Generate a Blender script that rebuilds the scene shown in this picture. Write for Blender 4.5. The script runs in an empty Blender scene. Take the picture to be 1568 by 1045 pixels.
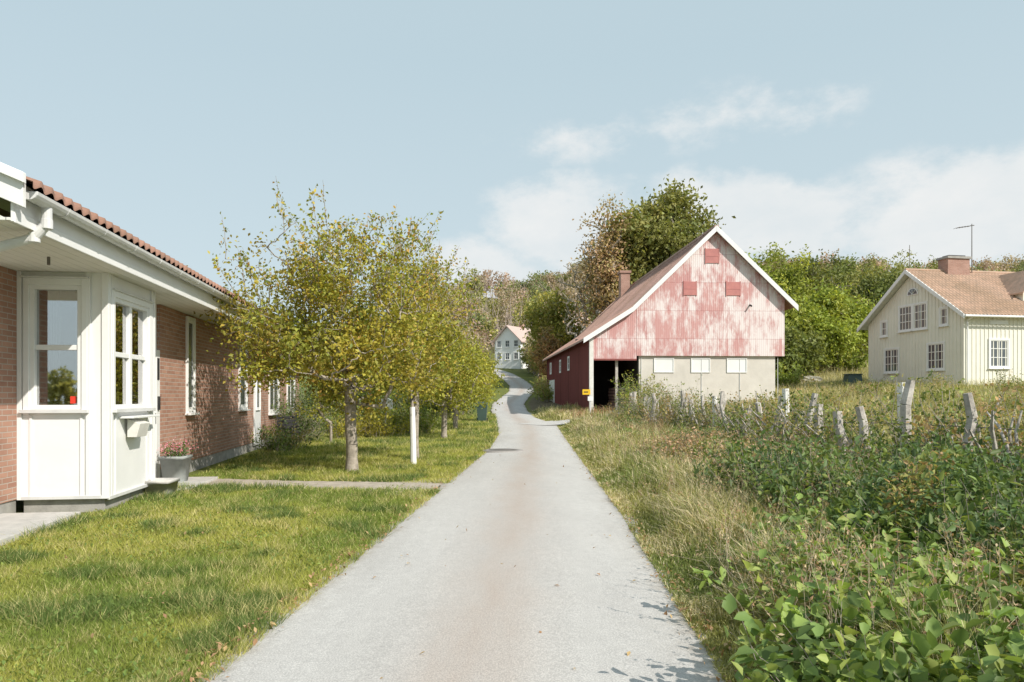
import bpy, math, random
import numpy as np
from mathutils import Vector
R=np.random.default_rng(7)
random.seed(7)
scene=bpy.context.scene
scene.view_settings.view_transform='Standard'; scene.view_settings.look='None'; scene.view_settings.exposure=0

# ---------------------------------------------------------------- materials
def nt(name):
    m=bpy.data.materials.new(name); m.use_nodes=True
    t=m.node_tree; t.nodes.clear(); return m,t
def N(t,ty,**k):
    n=t.nodes.new(ty)
    for a,b in k.items():
        if a in ('inp',):
            for i,v in b.items(): n.inputs[i].default_value=v
        else: setattr(n,a,b)
    return n
def L(t,a,b): t.links.new(a,b)
def c4(c): return (c[0],c[1],c[2],1)
def mixc(t,fac,a,b,mode='MIX'):
    n=t.nodes.new('ShaderNodeMix'); n.data_type='RGBA'; n.blend_type=mode
    for i,v in ((0,fac),(6,a),(7,b)):
        if hasattr(v,'links'): L(t,v,n.inputs[i])
        elif i==0: n.inputs[0].default_value=v
        else: n.inputs[i].default_value=c4(v)
    return n.outputs[2]
def noise(t,vec,scale,detail=4,rough=.6):
    n=N(t,'ShaderNodeTexNoise',inp={'Scale':scale,'Detail':detail,'Roughness':rough})
    if vec is not None: L(t,vec,n.inputs['Vector'])
    return n.outputs['Fac']
def ramp(t,fac,a,b):
    n=N(t,'ShaderNodeMapRange',inp={1:a,2:b}); n.clamp=True
    L(t,fac,n.inputs[0]); return n.outputs[0]
def finish(m,t,col,rough=.7,bump=None,bstr=.3,bdist=.01,spec=.3,metal=0):
    p=N(t,'ShaderNodeBsdfPrincipled'); o=N(t,'ShaderNodeOutputMaterial')
    if hasattr(col,'links'): L(t,col,p.inputs['Base Color'])
    else: p.inputs['Base Color'].default_value=c4(col)
    if hasattr(rough,'links'): L(t,rough,p.inputs['Roughness'])
    else: p.inputs['Roughness'].default_value=rough
    p.inputs['Specular IOR Level'].default_value=spec
    p.inputs['Metallic'].default_value=metal
    if bump is not None:
        b=N(t,'ShaderNodeBump',inp={'Strength':bstr,'Distance':bdist}); L(t,bump,b.inputs['Height']); L(t,b.outputs[0],p.inputs['Normal'])
    L(t,p.outputs[0],o.inputs[0]); return m
def mk(name,c1,c2=None,scale=3,rough=.6,bs=30,bstr=.15,spec=.3,lo=.35,hi=.65,metal=0):
    m,t=nt(name); tc=N(t,'ShaderNodeTexCoord').outputs['Object']
    if c2 is None: c2=[x*.85 for x in c1]
    f=ramp(t,noise(t,tc,scale,6,.65),lo,hi)
    col=mixc(t,f,c1,c2)
    return finish(m,t,col,rough,noise(t,tc,bs,3),bstr,.01,spec,metal)
def leafmat(name,trans=.35,rough=.55,gain=1.0):
    m,t=nt(name)
    a=N(t,'ShaderNodeVertexColor',layer_name='Col').outputs[0]
    d=N(t,'ShaderNodeBsdfPrincipled',inp={'Roughness':rough}); d.inputs['Specular IOR Level'].default_value=.25
    tr=N(t,'ShaderNodeBsdfTranslucent'); mx=N(t,'ShaderNodeMixShader',inp={0:trans}); o=N(t,'ShaderNodeOutputMaterial')
    c=mixc(t,1.0,a,(gain,gain,gain),'MULTIPLY')
    tc=mixc(t,1.0,c,(1.3,1.25,.65),'MULTIPLY')
    L(t,c,d.inputs['Base Color']); L(t,tc,tr.inputs[0]); L(t,d.outputs[0],mx.inputs[1]); L(t,tr.outputs[0],mx.inputs[2]); L(t,mx.outputs[0],o.inputs[0])
    return m
LEAF=leafmat('leaf',.35,.5,1.55); GRASS=leafmat('grass_blade',.35,.7,1.45)
BARK=mk('bark',(.44,.385,.32),(.26,.225,.185),9,.9,40,.8)
BARKD=mk('bark_twig',(.30,.26,.21),(.40,.35,.30),9,.9,40,.5)
WHITE=mk('white_paint',(.82,.82,.81),(.77,.77,.76),2,.45,60,.05)
SHW=mk('white_paint_old',(.74,.73,.69),(.64,.62,.58),3,.6,40,.15)
GUT=mk('gutter_metal',(.70,.70,.69),(.60,.60,.60),4,.35,60,.05,.5)
PLINTH=mk('plinth_concrete',(.40,.385,.36),(.28,.27,.25),5,.9,50,.4)
CONC=mk('pale_concrete',(.58,.56,.53),(.46,.45,.43),6,.9,80,.4)
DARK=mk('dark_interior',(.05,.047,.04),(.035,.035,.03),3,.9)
IRON=mk('cast_iron',(.20,.18,.16),(.13,.12,.11),12,.7,60,.5)
CURT=mk('curtain',(.8,.8,.78),(.72,.72,.7),4,.9)
ROOM=mk('room_wall',(.42,.41,.39),(.34,.33,.32),1.0,.9)

def brickmat(name,c1,c2,mortar,w=.25,h=.075):
    m,t=nt(name); tc=N(t,'ShaderNodeTexCoord').outputs['Object']
    s=N(t,'ShaderNodeSeparateXYZ'); L(t,tc,s.inputs[0])
    ad=N(t,'ShaderNodeMath',operation='ADD'); L(t,s.outputs[0],ad.inputs[0]); L(t,s.outputs[1],ad.inputs[1])
    cb=N(t,'ShaderNodeCombineXYZ'); L(t,ad.outputs[0],cb.inputs[0]); L(t,s.outputs[2],cb.inputs[1])
    b=N(t,'ShaderNodeTexBrick',inp={'Scale':1.0,'Mortar Size':.008,'Mortar Smooth':.2,'Bias':0,'Brick Width':w,'Row Height':h})
    b.inputs['Color1'].default_value=c4(c1); b.inputs['Color2'].default_value=c4(c2); b.inputs['Mortar'].default_value=c4(mortar)
    L(t,cb.outputs[0],b.inputs['Vector'])
    nz=ramp(t,noise(t,tc,1.3,5),.3,.7)
    col=mixc(t,nz,b.outputs[0],mixc(t,1,b.outputs[0],(.80,.77,.75),'MULTIPLY'))
    inv=N(t,'ShaderNodeMath',operation='SUBTRACT'); inv.inputs[0].default_value=1; L(t,b.outputs['Fac'],inv.inputs[1])
    return finish(m,t,col,.85,inv.outputs[0],.8,.012)
BRICK=brickmat('brick',(.49,.285,.21),(.37,.20,.145),(.50,.42,.36))
CHIMB=brickmat('chimney_brick',(.50,.29,.23),(.42,.23,.18),(.5,.44,.38))

def tilemat(name,c1,c2):
    m,t=nt(name); tc=N(t,'ShaderNodeTexCoord').outputs['Object']
    f=ramp(t,noise(t,tc,2.2,6,.7),.35,.65); f2=ramp(t,noise(t,tc,.35,4),.4,.65)
    col=mixc(t,f,c1,c2); col=mixc(t,f2,col,mixc(t,1,col,(.8,.8,.75),'MULTIPLY'))
    return finish(m,t,col,.8,noise(t,tc,14,4),.5,.02)
TILE=tilemat('clay_tile',(.40,.22,.165),(.28,.17,.13))
TILER=tilemat('old_clay_tile',(.58,.39,.29),(.40,.29,.22))
BROOF=tilemat('barn_roof_sheet',(.53,.35,.30),(.40,.27,.235))

def barnfront():
    m,t=nt('faded_red_cladding'); tc=N(t,'ShaderNodeTexCoord').outputs['Object']
    mp=N(t,'ShaderNodeMapping'); mp.inputs['Scale'].default_value=(1.5,1,.6); L(t,tc,mp.inputs[0])
    n1=noise(t,mp.outputs[0],.9,9,.70)
    mp2=N(t,'ShaderNodeMapping'); mp2.inputs['Scale'].default_value=(5,1,.5); L(t,tc,mp2.inputs[0])
    n2=noise(t,mp2.outputs[0],1.3,6,.75)
    s=N(t,'ShaderNodeSeparateXYZ'); L(t,tc,s.inputs[0])
    # one tone per sheet (about 0.95 m wide, 1.66 m high)
    dv=N(t,'ShaderNodeVectorMath',operation='DIVIDE'); dv.inputs[1].default_value=(.95,50,1.66); L(t,tc,dv.inputs[0])
    fl=N(t,'ShaderNodeVectorMath',operation='FLOOR'); L(t,dv.outputs[0],fl.inputs[0])
    wn=N(t,'ShaderNodeTexWhiteNoise',noise_dimensions='3D'); L(t,fl.outputs[0],wn.inputs['Vector'])
    gx=ramp(t,s.outputs[0],0,11)
    a=N(t,'ShaderNodeMath',operation='MULTIPLY_ADD',inp={1:.12,2:0}); L(t,gx,a.inputs[0])
    sm=N(t,'ShaderNodeMath',operation='ADD'); L(t,n1,sm.inputs[0]); L(t,a.outputs[0],sm.inputs[1])
    sm2=N(t,'ShaderNodeMath',operation='MULTIPLY_ADD',inp={1:.45}); L(t,n2,sm2.inputs[0]); L(t,sm.outputs[0],sm2.inputs[2])
    sm3=N(t,'ShaderNodeMath',operation='MULTIPLY_ADD',inp={1:.10}); L(t,wn.outputs['Value'],sm3.inputs[0]); L(t,sm2.outputs[0],sm3.inputs[2])
    f=ramp(t,sm3.outputs[0],.78,.94)
    red=mixc(t,n2,(.53,.26,.245),(.64,.40,.385)); red=mixc(t,wn.outputs['Value'],red,mixc(t,1,red,(.9,.85,.86),'MULTIPLY'))
    col=mixc(t,f,red,(.76,.69,.68))
    w=N(t,'ShaderNodeTexWave',wave_type='BANDS',bands_direction='X',inp={'Scale':2.6,'Distortion':.35,'Detail':2}); L(t,tc,w.inputs[0])
    md=N(t,'ShaderNodeMath',operation='PINGPONG',inp={1:.83}); L(t,s.outputs[2],md.inputs[0])
    jl=ramp(t,md.outputs[0],0,.03)
    col=mixc(t,jl,mixc(t,1,col,(.78,.64,.64),'MULTIPLY'),col)
    wv=ramp(t,w.outputs[1],0,.5)
    col=mixc(t,wv,mixc(t,1,col,(.94,.91,.91),'MULTIPLY'),col)
    return finish(m,t,col,.75,w.outputs[1],.22,.03)
BARNF=barnfront()
def boards(name,c1,c2,axis='Y',sc=1.0,dark=.6):
    m,t=nt(name); tc=N(t,'ShaderNodeTexCoord').outputs['Object']
    w=N(t,'ShaderNodeTexWave',wave_type='BANDS',bands_direction=axis,wave_profile='SAW',inp={'Scale':sc,'Distortion':0}); L(t,tc,w.inputs[0])
    f=ramp(t,w.outputs[1],0,.08)
    mp=N(t,'ShaderNodeMapping'); mp.inputs['Scale'].default_value=(3,3,.3); L(t,tc,mp.inputs[0])
    col=mixc(t,ramp(t,noise(t,mp.outputs[0],2,6,.7),.3,.7),c1,c2)
    col=mixc(t,f,mixc(t,1,col,(dark,dark,dark),'MULTIPLY'),col)
    return finish(m,t,col,.75,f,.5,.02)
BARNS=boards('dark_red_boards',(.27,.085,.075),(.20,.065,.058),'Y',1.0,.5)
SOFF=boards('soffit_boards',(.76,.74,.69),(.70,.68,.63),'X',2.2,.6)
REND=mk('old_render',(.68,.64,.585),(.56,.525,.475),1.2,.9,12,.5,lo=.3,hi=.7)
CREAM=mk('cream_boards',(.80,.78,.69),(.74,.72,.63),.8,.6,20,.1)
STONE=mk('foundation_stone',(.45,.43,.41),(.32,.31,.3),3,.9,10,.6)
SHUT=mk('red_shutter',(.53,.22,.20),(.45,.185,.175),3,.7)
GLASSD=mk('window_glass',(.10,.115,.125),(.07,.08,.09),1,.06,2,.02,.9)
PALEG=mk('pale_window',(.82,.83,.82),(.76,.77,.76),1,.3)
YEL=mk('yellow_sign_paint',(.80,.50,.03),(.75,.47,.03),2,.4)
GREENP=mk('green_plastic',(.07,.11,.10),(.06,.095,.085),3,.4)
BLACKP=mk('black_plastic',(.03,.03,.032),(.04,.04,.04),3,.5)
REDST=mk('red_sticker',(.7,.05,.03),(.65,.05,.03),2,.5)
GREYWOOD=mk('weathered_post_wood',(.60,.56,.51),(.32,.29,.26),7,.95,25,.9)
BIRCH=mk('pale_post_bark',(.78,.77,.74),(.42,.40,.37),9,.9,30,.6,lo=.52,hi=.64)
POTM=mk('grey_planter',(.36,.38,.37),(.29,.31,.30),6,.7)
ROCK=mk('granite_rock',(.42,.40,.35),(.3,.29,.25),2,.9,8,.8)
ROOFG=mk('far_roof',(.55,.42,.38),(.48,.37,.33),1,.8)

def clearglass():
    m,t=nt('clear_pane'); fr=N(t,'ShaderNodeFresnel',inp={'IOR':1.7})
    g=N(t,'ShaderNodeBsdfGlossy',inp={'Roughness':.02}); tr=N(t,'ShaderNodeBsdfTransparent'); tr.inputs[0].default_value=(.8,.84,.84,1)
    ad=N(t,'ShaderNodeMath',operation='ADD',inp={1:.45}); ad.use_clamp=True; L(t,fr.outputs[0],ad.inputs[0])
    mx=N(t,'ShaderNodeMixShader'); o=N(t,'ShaderNodeOutputMaterial'); L(t,ad.outputs[0],mx.inputs[0]); L(t,tr.outputs[0],mx.inputs[1]); L(t,g.outputs[0],mx.inputs[2]); L(t,mx.outputs[0],o.inputs[0]); return m
PANE=clearglass()

# ---------------------------------------------------------------- helpers
def obj(name,me,parent=None):
    o=bpy.data.objects.new(name,me); scene.collection.objects.link(o)
    if parent: o.parent=parent
    return o
def np_mesh(name,V,F,mat,C=None,parent=None,smooth=False):
    V=np.ascontiguousarray(V,dtype=np.float32); F=np.ascontiguousarray(F,dtype=np.int32)
    me=bpy.data.meshes.new(name); n,k=F.shape
    me.vertices.add(len(V)); me.vertices.foreach_set('co',V.ravel())
    me.loops.add(n*k); me.loops.foreach_set('vertex_index',F.ravel())
    me.polygons.add(n); me.polygons.foreach_set('loop_start',np.arange(0,n*k,k,dtype=np.int32))
    try: me.polygons.foreach_set('loop_total',np.full(n,k,dtype=np.int32))
    except Exception: pass
    if smooth: me.polygons.foreach_set('use_smooth',np.ones(n,dtype=bool))
    me.update(calc_edges=True)
    if C is not None:
        a=me.color_attributes.new('Col','FLOAT_COLOR','POINT')
        cc=np.ones((len(V),4),dtype=np.float32); cc[:,:3]=C; a.data.foreach_set('color',cc.ravel())
    me.materials.append(mat)
    return obj(name,me,parent)
_tab=np.random.default_rng(3).random((256,256))
def vn(x,y,s=1.0,o=0):
    x=np.asarray(x)*s+o*17.3+1000; y=np.asarray(y)*s+o*9.1+1000
    xi=np.floor(x).astype(int); yi=np.floor(y).astype(int); fx=x-xi; fy=y-yi
    fx=fx*fx*(3-2*fx); fy=fy*fy*(3-2*fy)
    g=lambda a,b:_tab[a%256,b%256]
    return (g(xi,yi)*(1-fx)+g(xi+1,yi)*fx)*(1-fy)+(g(xi,yi+1)*(1-fx)+g(xi+1,yi+1)*fx)*fy
def fbm(x,y,s=1.0,o=0): return (vn(x,y,s,o)+.5*vn(x,y,s*2.1,o+1)+.25*vn(x,y,s*4.3,o+2))/1.75
def sst(a,b,x):
    t=np.clip((x-a)/(b-a),0,1); return t*t*(3-2*t)
PY=[-100,30,42,50,60,80,100,120,135,180,250,330,600]; PZ=[0,0,.34,.6,.95,2.1,3.6,5.4,7.0,15,32,46,50]
def hg(X,Y):
    X=np.asarray(X,float); Y=np.asarray(Y,float)
    p=np.interp(Y,PY,PZ)
    c=sst(22,46,Y)*np.clip(X-2.5,0,24)*.075
    far=sst(60,140,Y)
    left=np.clip((-X-15)/120,0,1)
    p=p*(1-.6*left*far)
    c+=sst(48,95,Y)*sst(14,40,X)*4.0
    bump=(fbm(X,Y,.25,5)-.5)*.25*sst(2.6,5,X)+ (fbm(X,Y,.05,8)-.5)*6*sst(130,200,Y)
    c+=.12*sst(2.2,4.5,X)*(1-sst(22,40,Y))
    return p+c+bump
RY=[-12,4,10,21,30,36,42,50,60,70,80,90,100,110,120,135,150]
RL=[-2.75,-1.78,-1.43,-.80,-.66,-.85,-1.03,-1.45,-1.6,-1.0,-.35,-.3,-.9,-1.9,-3.2,-7,-13]
RR=[.63,1.27,1.57,1.9,2.2,2.3,1.45,1.05,1.0,1.7,2.5,2.6,2.1,1.2,0,-3.6,-9.4]
rl=lambda y:np.interp(y,RY,RL); rr=lambda y:np.interp(y,RY,RR)

# ground
def axis(segs):
    out=[]
    for a,b,s in segs: out+=list(np.arange(a,b,s))
    return np.array(out+[segs[-1][1]])
gx=axis([(-500,-100,40),(-100,-30,6),(-30,-10,1.5),(-10,12,.25),(12,40,1),(40,110,5),(110,500,40)])
gy=axis([(-80,-10,7),(-10,3,1),(3,45,.3),(45,140,1.2),(140,340,8),(340,700,60)])
GX,GY=np.meshgrid(gx,gy); Z=hg(GX,GY)
onroad=(GX>rl(GY)-.12)&(GX<rr(GY)+.12)&(GY<150)
Z=Z-np.where(onroad,.03,0)
V=np.stack([GX.ravel(),GY.ravel(),Z.ravel()],1); nx=len(gx); ny=len(gy)
i=np.arange((nx-1)*(ny-1)); r_=i//(nx-1); c_=i%(nx-1); a=r_*nx+c_
F=np.stack([a,a+1,a+nx+1,a+nx],1)
X,Y=V[:,0],V[:,1]
lawn=np.array([.19,.22,.065]); soil=np.array([.18,.155,.10]); meadow=np.array([.28,.27,.12]); wood=np.array([.18,.18,.09])
fr=sst(0,.5,X-rr(Y))*(Y<70)
n1=fbm(X,Y,.6,2)[:,None]
C=lawn*(1-fr[:,None])+soil*fr[:,None]
mf=(sst(7.5,10,X)*sst(2,8,Y))[:,None]; C=C*(1-mf)+meadow*(.8+.4*n1)*mf
wf=sst(110,150,Y)[:,None]; C=C*(1-wf)+wood*wf
def groundmat():
    m,t=nt('ground_soil_grass'); tc=N(t,'ShaderNodeTexCoord').outputs['Object']
    a=N(t,'ShaderNodeVertexColor',layer_name='Col').outputs[0]
    f=noise(t,tc,2.5,8,.7); f2=noise(t,tc,25,4,.7)
    c=mixc(t,ramp(t,f,.3,.7),mixc(t,1,a,(.75,.8,.7),'MULTIPLY'),mixc(t,1,a,(1.25,1.15,1.2),'MULTIPLY'))
    c=mixc(t,ramp(t,f2,.35,.7),c,mixc(t,1,c,(.6,.6,.6),'MULTIPLY'))
    return finish(m,t,c,.95,f2,.8,.04,.1)
np_mesh('ground',V,F,groundmat(),C,smooth=True)

# road
def roadmat():
    m,t=nt('worn_asphalt'); tc=N(t,'ShaderNodeTexCoord').outputs['Object']
    a=N(t,'ShaderNodeVertexColor',layer_name='Col').outputs[0]
    s=N(t,'ShaderNodeSeparateColor'); L(t,a,s.inputs[0])
    mp=N(t,'ShaderNodeMapping'); mp.inputs['Scale'].default_value=(1,.22,1); L(t,tc,mp.inputs[0])
    big=noise(t,mp.outputs[0],1.4,6,.65)
    fine=noise(t,tc,95,3,.8); mid=noise(t,tc,9,6,.7); spk=noise(t,tc,240,2,.8)
    base=mixc(t,ramp(t,big,.3,.7),(.52,.50,.475),(.61,.59,.56))
    base=mixc(t,ramp(t,mid,.35,.7),base,mixc(t,1,base,(.90,.90,.90),'MULTIPLY'))
    sf=N(t,'ShaderNodeMath',operation='MULTIPLY'); L(t,s.outputs[0],sf.inputs[0]); L(t,ramp(t,big,.2,.6),sf.inputs[1])
    base=mixc(t,sf.outputs[0],base,(.47,.40,.35))
    ef=N(t,'ShaderNodeMath',operation='MULTIPLY'); L(t,s.outputs[1],ef.inputs[0]); L(t,ramp(t,mid,.3,.6),ef.inputs[1])
    base=mixc(t,ef.outputs[0],base,(.33,.28,.22))
    sp=ramp(t,fine,.42,.62); base=mixc(t,sp,mixc(t,1,base,(.76,.76,.77),'MULTIPLY'),mixc(t,1,base,(1.12,1.12,1.12),'MULTIPLY'))
    base=mixc(t,ramp(t,spk,.60,.68),base,mixc(t,1,base,(.62,.60,.58),'MULTIPLY'))
    return finish(m,t,base,.9,fine,.5,.006,.2)
ROAD=roadmat()
ys=axis([(-12,45,.15),(45,150,.8)]); nu=15
V=[];C=[]
for y in ys:
    l=rl(y)+(float(fbm(y,0.,2.2,1))-.5)*.2; r=rr(y)+(float(fbm(y,9.,2.2,3))-.5)*.24
    for k in range(nu):
        u=k/(nu-1); x=l+(r-l)*u
        V.append((x,y,float(hg(x,y))+.006+.035*(1-(2*u-1)**2)*(y<60) + (.03 if y>45 else 0)))
        C.append((math.exp(-((u-.5)/.13)**2), 1-min(1,min(u,1-u)/.08),0))
V=np.array(V);C=np.array(C);ny=len(ys)
i=np.arange((nu-1)*(ny-1)); a=(i//(nu-1))*nu+i%(nu-1); F=np.stack([a,a+1,a+nu+1,a+nu],1)
np_mesh('road',V,F,ROAD,C,smooth=True)
def strip(name,pts,widths,mat,off=.03,n=40):
    P=np.array(pts,float); d=np.r_[0,np.cumsum(np.linalg.norm(np.diff(P,axis=0),axis=1))]
    s=np.linspace(0,d[-1],n); px=np.interp(s,d,P[:,0]); py=np.interp(s,d,P[:,1]); w=np.interp(s,d,widths)
    tx=np.gradient(px); ty=np.gradient(py); ln=np.hypot(tx,ty); nxx=-ty/ln; nyy=tx/ln
    V=[];K=7
    for i in range(n):
        for k in range(K):
            q=(k/(K-1)-.5)*w[i]*(1+.08*math.sin(i*1.7)); x=px[i]+nxx[i]*q; y=py[i]+nyy[i]*q
            V.append((x,y,float(hg(x,y))+off))
    i=np.arange((K-1)*(n-1)); a=(i//(K-1))*K+i%(K-1); F=np.stack([a,a+1,a+K+1,a+K],1)
    return np_mesh(name,np.array(V),F,mat,np.zeros((len(V),3)),smooth=True)
strip('side_road',[(.9,35.5),(2.6,37.2),(4.6,38.6),(6.2,41),(6.4,47)],[1.8,2.6,2.6,2.6,2.4],ROAD,.05)
PATHM=mk('gravel_path_surface',(.50,.44,.37),(.36,.31,.25),5,.95,60,.6)
strip('gravel_path',[(-1.3,12.6),(-2.3,12.7),(-4.2,13.0),(-6.1,13.5)],[3.0,1.3,1.0,1.0],PATHM,.012)

def lathe(name,prof,mat,loc,parent=None,n=20,smooth=True):
    V=[];F=[]
    for (r,z) in prof:
        V+=[(loc[0]+r*math.cos(2*math.pi*i/n),loc[1]+r*math.sin(2*math.pi*i/n),loc[2]+z) for i in range(n)]
    for j in range(len(prof)-1):
        for i in range(n): F.append((j*n+i,j*n+(i+1)%n,(j+1)*n+(i+1)%n,(j+1)*n+i))
    return np_mesh(name,np.array(V),np.array(F),mat,parent=parent,smooth=smooth)
mz=float(hg(-.26,20.7))+.045
def empty(name,loc=(0,0,0),rz=0):
    e=bpy.data.objects.new(name,None); e.location=loc; e.rotation_euler=(0,0,rz); scene.collection.objects.link(e); return e
e=empty('manhole_cover'); 
lathe('iron_rim',[(.60,-.03),(.58,.012),(.44,.016),(.43,.010)],mk('patched_asphalt',(.33,.31,.29),(.27,.25,.24),8,.9),(-.26,20.7,mz),e,28)
lathe('lid',[(.43,.0),(.42,.016),(.3,.018),(.29,.010),(.27,.010),(.26,.018),(.001,.019)],IRON,(-.26,20.7,mz),e,28)

# ---------------------------------------------------------------- building group helper
class G:
    def __init__(s,name,loc=(0,0,0),rot=0):
        s.e=empty(name,loc,rot); s.p={}
    def add(s,part,V,F,mat):
        d=s.p.setdefault((part,mat.name),[[],[],mat]); b=len(d[0]); d[0]+=[tuple(v) for v in V]; d[1]+=[tuple(b+i for i in f) for f in F]
    def box(s,part,x0,x1,y0,y1,z0,z1,mat):
        if x0>x1:x0,x1=x1,x0
        if y0>y1:y0,y1=y1,y0
        if z0>z1:z0,z1=z1,z0
        V=[(x,y,z) for z in (z0,z1) for (x,y) in ((x0,y0),(x1,y0),(x1,y1),(x0,y1))]
        s.add(part,V,[(3,2,1,0),(4,5,6,7),(0,1,5,4),(1,2,6,5),(2,3,7,6),(3,0,4,7)],mat)
    def prism(s,part,poly,y0,y1,mat,ax='y'):
        n=len(poly); f=(lambda a,b,c:(a,c,b)) if ax=='y' else (lambda a,b,c:(c,a,b))
        V=[f(a,b,y0) for a,b in poly]+[f(a,b,y1) for a,b in poly]
        F=[tuple(range(n)),tuple(reversed(range(n,2*n)))]+[(i,i+n,(i+1)%n+n,(i+1)%n) for i in range(n)]
        s.add(part,V,F,mat)
    def rod(s,part,p0,p1,r0,r1,mat,n=8):
        V,F=tubes(np.array([p0],float),np.array([p1],float),np.array([r0]),np.array([r1]),n); 
        s.add(part,V.tolist(),F.tolist()+[list(range(n))[::-1],list(range(n,2*n))],mat)
    def pb(s,part,plane,c,out,a0,a1,d0,d1,z0,z1,mat):
        if plane=='x': s.box(part,c+out*d0,c+out*d1,a0,a1,z0,z1,mat)
        else: s.box(part,a0,a1,c+out*d0,c+out*d1,z0,z1,mat)
    def window(s,plane,c,out,a0,a1,z0,z1,fm=WHITE,glass=None,fw=.07,mv=(.5,),mh=(.5,),trim=.1,mw=.04,d=.05,sill=True):
        glass=glass or GLASSD
        s.pb('window_glass',plane,c,out,a0+.01,a1-.01,-.01,d*.35,z0+.01,z1-.01,glass)
        if trim:
            s.pb('window_trim',plane,c,out,a0-trim,a0,0,d+.02,z0-trim,z1+trim,fm); s.pb('window_trim',plane,c,out,a1,a1+trim,0,d+.02,z0-trim,z1+trim,fm)
            s.pb('window_trim',plane,c,out,a0,a1,0,d+.022,z1,z1+trim,fm); s.pb('window_trim',plane,c,out,a0,a1,0,d+.022,z0-trim,z0,fm)
        s.pb('window_frame',plane,c,out,a0,a0+fw,0,d,z0,z1,fm); s.pb('window_frame',plane,c,out,a1-fw,a1,0,d,z0,z1,fm)
        s.pb('window_frame',plane,c,out,a0+fw,a1-fw,0,d-.003,z0,z0+fw,fm); s.pb('window_frame',plane,c,out,a0+fw,a1-fw,0,d-.003,z1-fw,z1,fm)
        for q in mv:
            m=a0+(a1-a0)*q; s.pb('window_frame',plane,c,out,m-mw/2,m+mw/2,0,d-.006,z0+fw,z1-fw,fm)
        for q in mh:
            m=z0+(z1-z0)*q; s.pb('window_frame',plane,c,out,a0+fw,a1-fw,0,d-.01,m-mw/2,m+mw/2,fm)
        if sill: s.pb('window_sill',plane,c,out,a0-trim-.04,a1+trim+.04,0,d+.09,z0-trim-.04,z0-trim,fm)
    def done(s,bevel=0):
        for (part,_),(V,F,mat) in s.p.items():
            me=bpy.data.meshes.new(part); me.from_pydata(V,[],F); me.materials.append(mat); me.update()
            o=obj(part,me,s.e)
            if bevel:
                b=o.modifiers.new('b','BEVEL'); b.width=bevel; b.segments=1; b.limit_method='ANGLE'
        return s.e
def tubes(P0,P1,R0,R1,k=5):
    d=P1-P0; ln=np.linalg.norm(d,axis=1,keepdims=True); d=d/np.maximum(ln,1e-6)
    up=np.where(np.abs(d[:,2:3])>.9,np.array([[1.,0,0]]),np.array([[0,0,1.]]))
    s=np.cross(d,up); s/=np.linalg.norm(s,axis=1,keepdims=True); t=np.cross(d,s)
    an=np.arange(k)*2*math.pi/k; ca=np.cos(an)[None,:,None]; sa=np.sin(an)[None,:,None]
    o=s[:,None,:]*ca+t[:,None,:]*sa
    A=P0[:,None,:]+o*R0[:,None,None]; B=P1[:,None,:]+o*R1[:,None,None]
    V=np.concatenate([A,B],1).reshape(-1,3); n=len(P0)
    b=(np.arange(n)*2*k)[:,None]; i=np.arange(k)[None,:]; j=(i+1)%k
    F=np.stack([b+i,b+j,b+k+j,b+k+i],2).reshape(-1,4)
    return V,F
def corr(name,x0,z0,x1,z1,y0,y1,mat,parent,per=.28,amp=.03,rows=.36,thick=.05,along='y'):
    n=max(2,int((y1-y0)/per*8)); ln=math.hypot(x1-x0,z1-z0); m=max(1,int(ln/rows))
    dx,dz=(x1-x0)/ln,(z1-z0)/ln; nx_,nz_=(-dz,dx) if dx>0 else (dz,-dx)
    ys=np.linspace(y0,y1,n); w=amp*np.sin(ys/per*2*math.pi)
    cols=[]
    for j in range(m):
        for q,h in ((0,thick),(1,0.0)):
            s=(j+q)*ln/m
            off=h+w
            xs=x0+dx*s+nx_*off; zs=z0+dz*s+nz_*off
            cols.append(np.stack([xs,ys,zs],1) if along=='y' else np.stack([ys,xs,zs],1))
    bot=cols[0].copy(); bot[:,2]-=.06; cols=[bot]+cols
    V=np.concatenate(cols); i=np.arange((n-1)*(len(cols)-1)); a=(i//(n-1))*n+i%(n-1)
    F=np.stack([a,a+1,a+n+1,a+n],1)
    return np_mesh(name,V,F,mat,parent=parent)

# ---------------------------------------------------------------- LEFT BRICK HOUSE
th=math.atan(.14)
H=G('brick_house',(-4.64,0,0),th)
ZS=3.3
H.box('brick_wall',-.95,-.70,9.25,9.955,.2,ZS,BRICK)
H.box('brick_wall',-4.2,-.95,9.25,9.45,.2,ZS,BRICK)
H.box('brick_wall',-4.4,-4.2,6.2,9.45,.2,ZS,BRICK)
H.box('brick_wall',-.25,0,13.4,30,.25,ZS,BRICK)
H.box('brick_wall',-8,-.25,29.7,29.95,.2,ZS,BRICK)
H.box('plinth',-.25,-.02,12.2,30,-.1,.25,PLINTH)
H.box('plinth',-.95,-.72,9.27,9.95,-.1,.2,PLINTH)
H.box('porch_slab',-4.2,.25,6.0,9.24,-.05,.07,CONC); H.box('porch_slab',-.70,.25,9.24,9.6,-.05,.07,CONC)
H.box('porch_post',-.66,-.54,6.7,6.82,.07,ZS,WHITE)
H.box('entrance_slab',0,.9,12.0,13.9,-.05,.05,CONC)
u1=.436; v0=9.95; v1=11.76; ub=-.70; zb=.19
W0,W1=-.546,.118
H.box('bay_plinth',ub+.05,u1-.05,v0+.05,v1-.05,-.1,zb,PLINTH)
H.box('bay_wall',ub,W0,v0,v0+.12,zb,ZS,WHITE); H.box('bay_wall',W1,u1,v0,v0+.12,zb,ZS,WHITE)
H.box('bay_wall',W0,W1,v0,v0+.12,zb,1.42,WHITE); H.box('bay_wall',W0,W1,v0,v0+.12,3.12,ZS,WHITE)
a0,a1=10.15,11.5
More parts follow.
